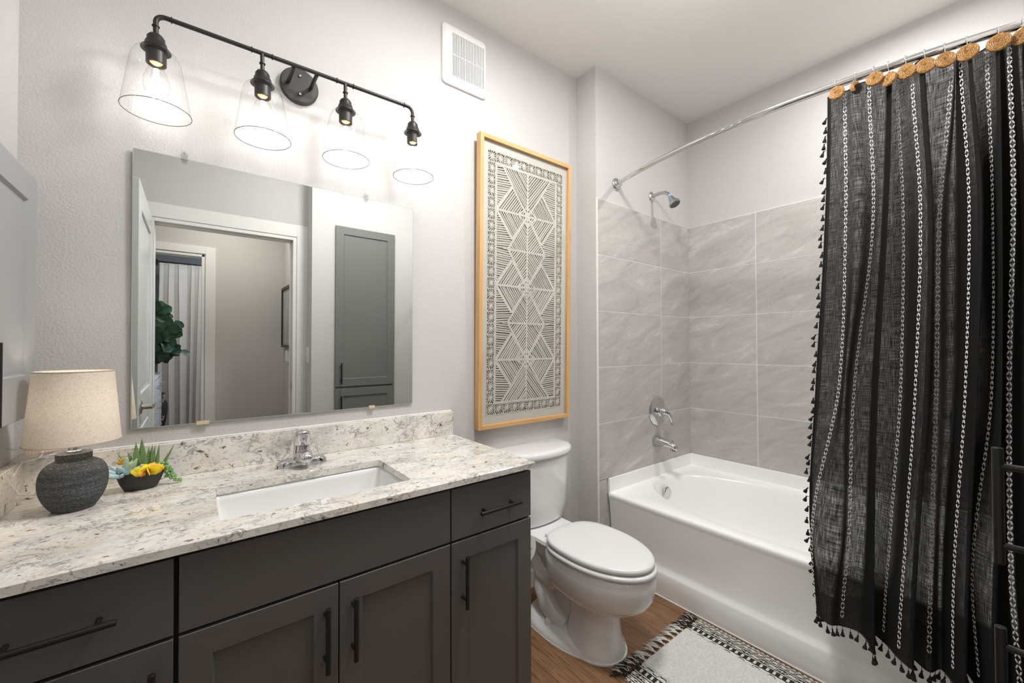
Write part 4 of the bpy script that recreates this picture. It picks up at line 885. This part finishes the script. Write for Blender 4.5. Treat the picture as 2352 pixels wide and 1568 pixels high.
MB().cyl((rcx, -0.322, rcz + 0.0085), (rcx, -0.455, rcz + 0.0085), 0.0095, 16).build('spindle', M['chrome'], t_, smooth=40)
MB().box(CX1, -0.462, rcz - 0.012, rcx + 0.014, -0.450, rcz + 0.016).build('arm', M['chrome'], t_, bevel=0.003)

# ------------------------------------------------------------------ bathtub
ux0, ux1, uy0, uy1, uz = 1.812, XT - 0.0105, -1.6625, YP - 0.0105, 0.466
t_ = thing('bathtub', 'white alcove bathtub with oval basin and recessed apron', 'bathtub', (2.25, -0.9, FL))
NT_ = 80
def rect_ring(x0, y0, x1, y1, z, cx=2.262, cy=-0.905):
    out = []
    for k in range(NT_):
        a = 2 * math.pi * k / NT_; dx, dy = math.cos(a), math.sin(a); f = 1e9
        if dx > 1e-9: f = min(f, (x1 - cx) / dx)
        if dx < -1e-9: f = min(f, (x0 - cx) / dx)
        if dy > 1e-9: f = min(f, (y1 - cy) / dy)
        if dy < -1e-9: f = min(f, (y0 - cy) / dy)
        out.append(Vector((cx + dx * f, cy + dy * f, z)))
    # pull the nearest samples onto the true corners
    for qx in (x0, x1):
        for qy in (y0, y1):
            k = min(range(NT_), key=lambda i: (out[i] - Vector((qx, qy, z))).length); out[k] = Vector((qx, qy, z))
    return out
def oval(a_, bb, z, cx=2.262, cy=-0.905, e_=2.25):
    out = []
    for k in range(NT_):
        t0 = 2 * math.pi * k / NT_; dx, dy = math.cos(t0), math.sin(t0)
        f = (abs(dx / a_) ** e_ + abs(dy / bb) ** e_) ** (-1 / e_); out.append(Vector((cx + dx * f, cy + dy * f, z)))
    return out
b = MB()
b.loft([rect_ring(ux0 + 0.004, uy0, ux1, uy1, uz - 0.034), rect_ring(ux0, uy0, ux1, uy1, uz - 0.020), rect_ring(ux0, uy0, ux1, uy1, uz - 0.012), rect_ring(ux0 + 0.004, uy0, ux1, uy1, uz - 0.003), rect_ring(ux0 + 0.014, uy0, ux1, uy1, uz),
    oval(0.385, 0.715, uz), oval(0.377, 0.707, uz - 0.003), oval(0.370, 0.700, uz - 0.014), oval(0.352, 0.675, uz - 0.10), oval(0.33, 0.64, uz - 0.22), oval(0.30, 0.60, uz - 0.30), oval(0.24, 0.52, uz - 0.34), oval(0.1, 0.3, uz - 0.345)], False, True)
b.build('tub_shell', M['acrylic'], t_, smooth=50)
# apron
prof = [(ux0 + 0.004, uz - 0.033), (ux0 + 0.014, uz - 0.10), (ux0 + 0.025, 0.25), (ux0 + 0.030, 0.185), (ux0 + 0.026, 0.168), (ux0 + 0.014, 0.158), (ux0 + 0.010, 0.148), (ux0 + 0.012, 0.10), (ux0 + 0.016, FL + 0.001)]
vs = []; fs = []
for x_, z_ in prof: vs += [(x_, uy1, z_), (x_, uy0, z_)]
for i in range(len(prof) - 1): fs.append((2 * i, 2 * i + 1, 2 * i + 3, 2 * i + 2))
b = MB().add(vs, fs); b.box(ux0 + 0.04, uy0, FL + 0.001, ux0 + 0.06, uy1, uz - 0.06); b.build('apron', M['acrylic'], t_, smooth=60)
fl = MB().box(ux0 + 0.004, uy1 - 0.006, uz - 0.01, ux1, uy1 + 0.010, rows[-1][0] - 0.001).box(ux1 - 0.006, uy0, uz - 0.01, ux1 + 0.010, uy1, rows[-1][0] - 0.001); fl.build('wall_flange', M['acrylic'], t_, bevel=0.003, seg=3)
MB().lathe([(0.038, 0), (0.038, 0.006), (0.034, 0.010), (0.0, 0.012)], (2.262, -0.2315, 0.385), 36, Matrix.Translation((0, 0, 0)) @ Matrix.Rotation(R(96), 4, 'X')).build('overflow_plate', M['chrome'], t_, smooth=40)
MB().box(ux0 + 0.012, uy0, FL, ux0 + 0.020, YP, FL + 0.004).build('caulk_bead', M['caulk'], t_, bevel=0.001)

# ------------------------------------------------------------------ shower fittings
YT = YP - 0.009
t_ = thing('shower_fixture', 'small satin shower head on a bent arm above the tiles', 'shower head', (2.262, YP, 2.205))
sx = 2.262
MB().lathe([(0.030, 0), (0.030, 0.003), (0.022, 0.009), (0.010, 0.012)], (sx, YP, 2.208), 32, MX).build('flange', M['chrome'], t_, smooth=50)
arm = [(sx, YP, 2.208), (sx, -0.20, 2.212), (sx, -0.235, 2.208), (sx, -0.258, 2.192), (sx, -0.272, 2.172)]
MB().tube(arm, 0.0105, 18).build('arm', M['satin'], t_, smooth=60)
dv = Vector((0, -0.50, -0.86)).normalized(); q = dv.to_track_quat('Z', 'Y').to_matrix().to_4x4()
MB().lathe([(0.0112, -0.004), (0.0112, 0.008)], (sx, -0.268, 2.178), 20, q).build('blue_tape', M['blue'], t_)
hdm = MB().lathe([(0.011, 0.008), (0.015, 0.014), (0.016, 0.026), (0.020, 0.036), (0.031, 0.056), (0.034, 0.060), (0.034, 0.068), (0.031, 0.070)], (sx, -0.268, 2.178), 36, q).build('head', M['satin'], t_, smooth=45)
MB().lathe([(0.030, 0.0702), (0.028, 0.0725), (0, 0.0725)], (sx, -0.268, 2.178), 36, q).build('nozzle_face', mat('nozzle_grey', (0.12, 0.12, 0.12), 0.6), hdm, smooth=40)

t_ = thing('shower_valve', 'round chrome shower valve trim with lever on the grey tile', 'shower valve', (2.289, YT, 0.868))
vz, vx = 0.868, 2.290
MB().lathe([(0.088, 0), (0.088, 0.004), (0.080, 0.009), (0.045, 0.012), (0.040, 0.014)], (vx, YT, vz), 56, MX).build('escutcheon', M['chrome'], t_, smooth=45)
MB().lathe([(0.030, 0.010), (0.030, 0.03), (0.024, 0.034), (0.024, 0.058), (0.020, 0.066), (0.0, 0.068)], (vx, YT, vz), 36, MX).build('hub', M['chrome'], t_, smooth=45)
MB().tube([(vx, YT - 0.055, vz), (vx + 0.012, YT - 0.072, vz - 0.012), (vx + 0.028, YT - 0.080, vz - 0.045), (vx + 0.034, YT - 0.082, vz - 0.078)], [0.016, 0.014, 0.009, 0.0095], 18).build('lever', M['chrome'], t_, smooth=60)
MB().box(vx + 0.026, YT - 0.0115, vz + 0.050, vx + 0.036, YT - 0.0095, vz + 0.053, Matrix.Translation((vx, YT, vz + .05)) @ Matrix.Rotation(R(0), 4, 'Y') @ Matrix.Translation((-vx, -YT, -vz - .05))).build('hot_mark', M['red'], t_)
t_ = thing('tub_spout', 'chrome tub spout with diverter knob below the shower valve', 'tub spout', (2.266, YT, 0.68))
px_, pz_ = 2.272, 0.683
rings = []
for (y, rx, rz, dz) in ((0, 0.031, 0.031, 0), (-0.004, 0.033, 0.033, 0), (-0.05, 0.030, 0.028, 0.0), (-0.095, 0.026, 0.022, -0.004), (-0.120, 0.0235, 0.020, -0.010), (-0.135, 0.021, 0.019, -0.018), (-0.142, 0.014, 0.013, -0.022)):
    rings.append([Vector((px_ + rx * math.cos(a), YT + y, pz_ + dz + rz * math.sin(a))) for a in [2 * math.pi * k / 32 for k in range(32)]])
b = MB().loft(rings); b.cyl((px_, YT - 0.118, pz_ - 0.012), (px_, YT - 0.122, pz_ - 0.040), 0.0195, 28); b.build('spout_body', M['chrome'], t_, smooth=55)
MB().lathe([(0.003, 0), (0.003, 0.010), (0.007, 0.012), (0.007, 0.018), (0.004, 0.020)], (px_, YT - 0.118, pz_ + 0.004), 18).build('diverter_knob', M['chrome'], t_, smooth=45)

# ------------------------------------------------------------------ curved rod, rings, shower curtain
RZ = 2.200
def rod_x(y):                     # bowed out over the tub apron
    u = (y + 0.905) / 0.765; return 1.912 - 0.125 * (1 - u * u)
t_ = thing('shower_curtain_rod', 'curved polished chrome shower rod over the bathtub', 'shower rod', (1.85, -0.9, RZ))
pts = [(rod_x(y), y, RZ) for y in [YP - 0.002 - (1.672 + YP - 0.004) * k / 48 for k in range(49)]]
MB().tube(pts, 0.0127, 24).build('rod', M['chrome'], t_, smooth=60)
for yy, s_ in ((YP, 1), (-1.672, -1)):
    b = MB().lathe([(0.036, 0), (0.036, 0.004), (0.030, 0.010), (0.019, 0.013), (0.0175, 0.030)], (rod_x(yy), yy, RZ), 36, Matrix.Rotation(R(90 * s_), 4, 'X')); b.build('flange', M['chrome'], t_, smooth=45)

NH = [2.13, 1.68, 1.12, 0.65, 0.315]           # heights of the control rows
COLS = [([0.2486, 0.2566, 0.2746, 0.2876, 0.2706], 0.0, 'E0'),
    ([0.2226, 0.2236, 0.2376, 0.2836, 0.2786], -0.015, 'S1'),
    ([0.2096, 0.2026, 0.2296, 0.2426, 0.2586], -0.03, 'c1'),
    ([0.1866, 0.1846, 0.2156, 0.2256, 0.2396], -0.005, 'S2'),
    ([0.1656, 0.1716, 0.1906, 0.2026, 0.2116], 0.01, 'c2'),
    ([0.1546, 0.1626, 0.1796, 0.1876, 0.1896], -0.03, 'f2'),
    ([0.1616, 0.1696, 0.1856, 0.1936, 0.1956], 0.03, 'b2'),
    ([0.1476, 0.1416, 0.1486, 0.1656, 0.1766], 0.01, 'S3'),
    ([0.1276, 0.1196, 0.1296, 0.1456, 0.1566], -0.03, 'S4'),
    ([0.1116, 0.1046, 0.1126, 0.1296, 0.1376], -0.04, 'f4'),
    ([0.1176, 0.1116, 0.1196, 0.1346, 0.1426], 0.02, 'b4'),
    ([0.0806, 0.0976, 0.1046, 0.1136, 0.1186], 0.0, 'S5'),
    ([0.0756, 0.0816, 0.0886, 0.1006, 0.1046], 0.02, 'c5'),
    ([0.0696, 0.0626, 0.0706, 0.0856, 0.0896], -0.02, 'S6'),
    ([0.0576, 0.0486, 0.0586, 0.0696, 0.0756], -0.04, 'f6'),
    ([0.0616, 0.0546, 0.0646, 0.0736, 0.0786], 0.03, 'b6'),
    ([0.0416, 0.0376, 0.0426, 0.0656, 0.0606], -0.01, 'S7'),
    ([0.0286, 0.0286, 0.0326, 0.0406, 0.0446], -0.035, 'f7'),
    ([0.0326, 0.0336, 0.0366, 0.0446, 0.0486], 0.03, 'b7'),
    ([0.0196, 0.0176, 0.0256, 0.0266, 0.0186], -0.02, 'S8'),
    ([0.0086, 0.0046, 0.0086, 0.0076, 0.0046], 0.02, 'c9'),
    ([-0.0034, -0.0054, -0.0024, -0.0034, -0.0034], -0.03, 'f9'),
    ([0.0006, -0.0004, 0.0016, 0.0006, 0.0006], 0.025, 'b9'),
    ([-0.0134, -0.0114, -0.0084, -0.0074, -0.0054], -0.0, 'e9')]
def cr(p, f):                     # Catmull-Rom through p at real index f
    n_ = len(p); i = min(int(f), n_ - 2); u = f - i; g = lambda k: p[max(0, min(n_ - 1, k))]
    a, b_, c_, d_ = g(i - 1), g(i), g(i + 1), g(i + 2)
    return 0.5 * (2 * b_ + (c_ - a) * u + (2 * a - 5 * b_ + 4 * c_ - d_) * u * u + (3 * b_ - a - 3 * c_ + d_) * u * u * u)
NC = len(COLS)
def zfrac(z):
    for i in range(4):
        if z >= NH[i + 1] or i == 3: return i + (NH[i] - z) / (NH[i] - NH[i + 1])
def cloth(tt, z):
    f = max(0.0, zfrac(z)); ks = [cr(c_[0], f) for c_ in COLS]; k = cr(ks, tt)
    grow = 0.55 + 0.45 * min(1, (2.15 - z) / 0.5); off = cr([c_[1] for c_ in COLS], tt) * grow * 1.5
    base = 1.80 - 0.032 * (2.15 - z); base += (rod_x(-1.61 + 1.75 * max(k, 0)) - 1.80) * max(0, 1 - (2.15 - z) / 1.2)
    x = base + off + 0.0035 * math.sin(tt * 2.1 + z * 5.0)
    return Vector((x, -1.6146 + k * x, z))
ZTOP, ZBOT = 2.166, 0.315
t_ = thing('shower_curtain', 'black gauzy shower curtain with white stitched lines and tassels', 'shower curtain', (1.80, -1.4, ZBOT))
SU, NZ = 12, 110; NCOL = (NC - 1) * SU
arcl = [0.0]
for i in range(1, NCOL + 1): arcl.append(arcl[-1] + (cloth(i / SU, 1.3) - cloth((i - 1) / SU, 1.3)).length)
def zlow(tt): return ZBOT + 0.012 * math.sin(tt * 0.9 + 1.0) + (0.014 if tt < 4.6 else -0.006)
vs = []; uvs = []; fs = []
for j in range(NZ + 1):
    for i in range(NCOL + 1):
        tt = i / SU; zt_ = ZTOP + 0.006 * math.cos(tt * 2.2); z = zt_ + (zlow(tt) - zt_) * j / NZ; vs.append(cloth(tt, z)); uvs.append((arcl[i], ZTOP - z))
W_ = NCOL + 1
for j in range(NZ):
    for i in range(NCOL): a = j * W_ + i; fs.append((a, a + 1, a + W_ + 1, a + W_))
b = MB().add(vs, fs); cl = b.build('cloth', M['gauze'], t_, smooth=True)
ul = cl.data.uv_layers.new(name='UVMap')
for lp in cl.data.loops: ul.data[lp.index].uv = uvs[lp.vertex_index]
# rolled top and side hems
b = MB(); b.tube([cloth(0, z) + Vector((-0.001, 0.001, 0)) for z in [ZTOP - (ZTOP - 0.33) * k / 60 for k in range(61)]], 0.0022, 6); b.tube([cloth(i / 6, ZTOP + 0.006 * math.cos(i / 6 * 2.2)) for i in range((NC - 1) * 6 + 1)], 0.0016, 6)
b.tube([cloth(i / 6, zlow(i / 6)) for i in range((NC - 1) * 6 + 1)], 0.0022, 6); b.build('hem', M['tassel'], t_, smooth=True)
# stitched ladders of little V stitches
camside = Vector((-1, 0, 0))
def stitches(tc, z0, z1, pitch=0.0142):
    b = MB(); z = z0; k = 0
    while z > z1:
        lean = 1 if k % 2 else -1
        P0 = cloth(tc, z); e_ = 0.02; T = (cloth(tc + e_, z) - cloth(tc - e_, z)); 
        if T.length < 1e-6: z -= pitch; continue
        T.normalize(); D = (cloth(tc, z - 0.01) - P0).normalized(); Nn = T.cross(D).normalized()
        if Nn.dot(Vector((0, -1.6146, z)) - P0) < 0: Nn = -Nn
        for s_ in (-1, 1):
            dr = (D + T * (0.33 * lean * s_)).normalized(); sd = dr.cross(Nn).normalized(); c = P0 + T * (0.0029 * s_) + Nn * 0.0023; L = pitch * 0.46; wd = 0.0017
            vv = [c - dr * L, c - dr * L * 0.4 + sd * wd, c + dr * L * 0.4 + sd * wd, c + dr * L, c + dr * L * 0.4 - sd * wd, c - dr * L * 0.4 - sd * wd, c + Nn * 0.0016 - dr * L * 0.4, c + Nn * 0.0016 + dr * L * 0.4]
            b.add(vv, [(0, 1, 6), (1, 2, 7, 6), (2, 3, 7), (3, 4, 7), (4, 5, 6, 7), (5, 0, 6), (0, 5, 4, 3, 2, 1)])
        z -= pitch; k += 1
    return b
names = [c_[2] for c_ in COLS]
for nm in ('S1', 'S2', 'S3', 'S4', 'S5', 'S6', 'S7', 'S8'):
    b = stitches(names.index(nm), 2.145, ZBOT + 0.03); o = b.build('stitching', M['thread'], t_); o['label'] = 'white stitched line'
# tassels down the free edge and along the hem
def tassel(p, s_=1.0, side=None):
    b = MB(); p = Vector(p); q = p + (Vector(side) if side else Vector((0, 0, -0.012 * s_)))
    b.tube([p, q], 0.0008, 5); rt_ = random.Random(int(p.z * 9999 + p.y * 777)); dr = Vector((rt_.uniform(-.3, .3), rt_.uniform(-.3, .3) + (0.35 if side else 0), -1)).normalized(); qm = dr.to_track_quat('Z', 'Y').to_matrix().to_4x4()
    b.lathe([(0.001, -0.001), (0.0026, 0.001), (0.0024, 0.004), (0.0018, 0.0055), (0.0036, 0.009), (0.0058, 0.016), (0.0064, 0.0205), (0.0035, 0.018), (0, 0.016)], q, 9, qm, cap=False)
    return b.build('tassel', M['tassel'], t_, smooth=50)
z = 2.09
while z > 0.40:
    e0 = cloth(0, z); tassel(e0, 1.0, (random.uniform(-.004, .004), random.uniform(0.004, 0.013), random.uniform(-0.006, 0.004))); z -= 0.0335 * random.uniform(0.75, 1.25)
k = 0.15
while k < NC - 2:
    tassel(cloth(k, zlow(k)), 1.1); k += 0.42
# rattan disc rings
DK = [0.2356, 0.2056, 0.1786, 0.1586, 0.1356, 0.1116, 0.0876, 0.0626, 0.0296, 0.0056]
DZ = [2.150, 2.162, 2.154, 2.138, 2.144, 2.144, 2.143, 2.145, 2.148, 2.148]
DR = [0.0225, 0.021, 0.0225, 0.0215, 0.0235, 0.0235, 0.0235, 0.0245, 0.0250, 0.025]
ANG = [8, 60, 10, -22, 6, 14, 20, 2, 6, -30]
DLAB = ['small golden rattan disc curtain ring at the free left end of the curtain', 'rattan disc curtain ring mostly hidden in a fold, next after the leftmost disc', 'pale rattan disc ring just left of the darker turned disc', 'darker turned rattan disc ring, the fourth from the left end', 'rattan disc ring between the darker turned disc and the disc with the dark hole', 'rattan disc ring with a small dark centre hole', 'double rattan disc ring left of the largest pale disc', 'largest pale rattan disc ring before the wide gap', 'rattan disc ring standing alone after the wide gap, near the frame edge', 'rattan disc ring cut off by the right edge of the frame']
for i in range(10):
    k = DK[i]; x = 1.80; y = -1.6146 + k * x; rx_ = rod_x(y); x = rx_ - 0.044; y = -1.6146 + k * x
    if i == 1: x += 0.036; y = -1.6146 + k * x
    t2 = thing('rattan_curtain_ring', DLAB[i], 'curtain ring', (x, y, DZ[i]), 'rattan disc curtain rings')
    Mr = Matrix.Rotation(R(ANG[i]), 4, 'Z') @ Matrix.Rotation(R(-90), 4, 'Y') @ Matrix.Rotation(R(0), 4, 'X'); Mr = Matrix.Rotation(R(ANG[i]), 4, 'Z') @ Matrix.Rotation(R(-84), 4, 'Y')
    r_ = DR[i]; b = MB(); b.lathe([(0.0, -0.004), (r_ * 0.98, -0.004), (r_, -0.0025), (r_, 0.0025), (r_ * 0.98, 0.004), (0.0, 0.004)], (x, y, DZ[i]), 36, Mr, cap=False)
    pts = []                                   # coiled strand on the face, with a rope-like radius
    turns = 5.0; n_ = int(turns * 26)
    for q_ in range(n_ + 1):
        f = q_ / n_; a = 2 * math.pi * turns * f; rr_ = 0.0025 + (r_ - 0.0045) * f
        pts.append(Mr @ Vector((rr_ * math.cos(a), rr_ * math.sin(a), 0.0042)) + Vector((x, y, DZ[i])))
    b.tube(pts, [0.0021 + 0.0007 * math.sin(q_ * 2.1) for q_ in range(n_ + 1)], 6); b.build('disc', M['rattan'], t2, smooth=50)
    hk = [(rx_ + 0.017 * math.cos(R(a)), y + (0.0 if i != 9 else 0.006), RZ + 0.0015 + 0.0165 * math.sin(R(a))) for a in range(-60, 200, 15)]
    yy = -1.6146 + k * rx_
    hk = [(p[0], yy, p[2]) for p in hk] + [(x + 0.008, y, DZ[i] + r_ * 0.8), (x + 0.006, y, DZ[i] + r_ * 0.45)]
    MB().tube(hk, 0.0011, 8).build('hook', M['chrome'], t2, smooth=60)

# ------------------------------------------------------------------ bath rug
t_ = thing('bath_rug', 'white pile bath rug with black patterned borders and fringe beside the tub', 'rug', (1.53, -1.1, FL))
gx0, gx1, gy1, gy0 = 1.268, 1.806, -0.664, -1.60; rz = FL + 0.007; cell = 0.0045
bw = 0.115
MB().box(gx0, gy0, FL + 0.0005, gx1, gy1, rz - 0.0015).build('backing', M['rugflat'], t_)
def band(x0, flip):
    b = MB(); nx = int(bw / cell); ny = int((gy1 - gy0) / cell); vs = []; fs = []; ms = []
    for j in range(ny + 1):
        for i in range(nx + 1): vs.append((x0 + i * bw / nx, gy1 - j * (gy1 - gy0) / ny, rz + 0.0006 * math.sin(i * 1.9 + j * 1.3)))
    for j in range(ny):
        for i in range(nx):
            c_ = (nx - 1 - i) if flip else i            # c_ = 0 at the outer edge
            g = 0
            if c_ == 0: g = (j % 4) < 2
            elif c_ in (1,): g = 0
            elif c_ in (2, 4, 6): g = 1 if (j // 3) % 2 == 0 or c_ != 4 else 0
            elif c_ == 8: g = 1
            elif c_ in (9, 10, 11): q_ = j % 14; g = abs(q_ - 7) in ((3, 4) if c_ == 10 else (1, 2))
            elif c_ == 12: g = 1
            elif c_ == 14: g = 1
            elif c_ in (15, 16, 17, 18): g = (j % 5) < 3
            elif c_ == 19: g = 1
            elif c_ in (21, 22, 23): q_ = j % 12; g = (q_ in (0, 1, 2, 3) if c_ == 21 else q_ in (4, 11) if c_ == 22 else q_ in (5, 6, 7, 8, 9, 10))
            a = j * (nx + 1) + i; fs.append((a, a + nx + 1, a + nx + 2, a + 1)); ms.append(1 if g else 0)
    b.add(vs, fs); b.m = ms; return b.build('patterned_border', [M['rugflat'], M['rugblack']], t_)
band(gx0, False); band(gx1 - bw, True)
# raised pile
b = MB(); nx, ny = 70, 190; rp = random.Random(8); vs = []; fs = []
qx0, qx1 = gx0 + bw - 0.004, gx1 - bw + 0.004
for j in range(ny + 1):
    for i in range(nx + 1):
        ed = min(i, nx - i, j, 3); vs.append((qx0 + (qx1 - qx0) * i / nx + rp.uniform(-.0012, .0012), gy1 - (gy1 - gy0) * j / ny + rp.uniform(-.0012, .0012), rz + (0.001 if ed == 0 else 0.007 + rp.uniform(-0.0022, 0.0022))))
for j in range(ny):
    for i in range(nx): a = j * (nx + 1) + i; fs.append((a, a + nx + 1, a + nx + 2, a + 1))
b.add(vs, fs); b.build('pile', M['rugwhite'], t_, smooth=True)
def fringe(x0, x1, n_, mm, seed, L=0.053):
    rf = random.Random(seed)
    for g in range(n_):
        cx = x0 + (x1 - x0) * (g + 0.5) / n_; b = MB(); lean = rf.uniform(-0.5, 0.25)
        b.ellipsoid((cx, gy1 + 0.004, rz + 0.001), 0.005, 0.006, 0.005, None, 8, 6)
        for s_ in range(15):
            a = lean + rf.uniform(-0.5, 0.5); l_ = L * rf.uniform(0.75, 1.15); wob = rf.uniform(-.006, .006); pts = []
            for q_ in range(6):
                f = q_ / 5; pts.append((cx + math.sin(a) * l_ * f + wob * math.sin(f * 6), gy1 + 0.006 + math.cos(a) * l_ * f, max(FL + 0.0012, rz + 0.006 * math.sin(f * 3.0) - 0.005 * f + rf.uniform(0, .0015))))
            b.mi = 0 if mm != 'mix' or s_ % 4 else 1; b.tube(pts, 0.0011, 5)
        b.build('fringe_tassel', [M['tassel'] if mm == 'mix' else M['rugwhite'], M['thread']], t_, smooth=True)
fringe(gx0, gx0 + bw, 5, 'mix', 1); fringe(gx0 + bw, gx1 - bw, 9, 'white', 2); fringe(gx1 - bw, gx1, 5, 'mix', 3)
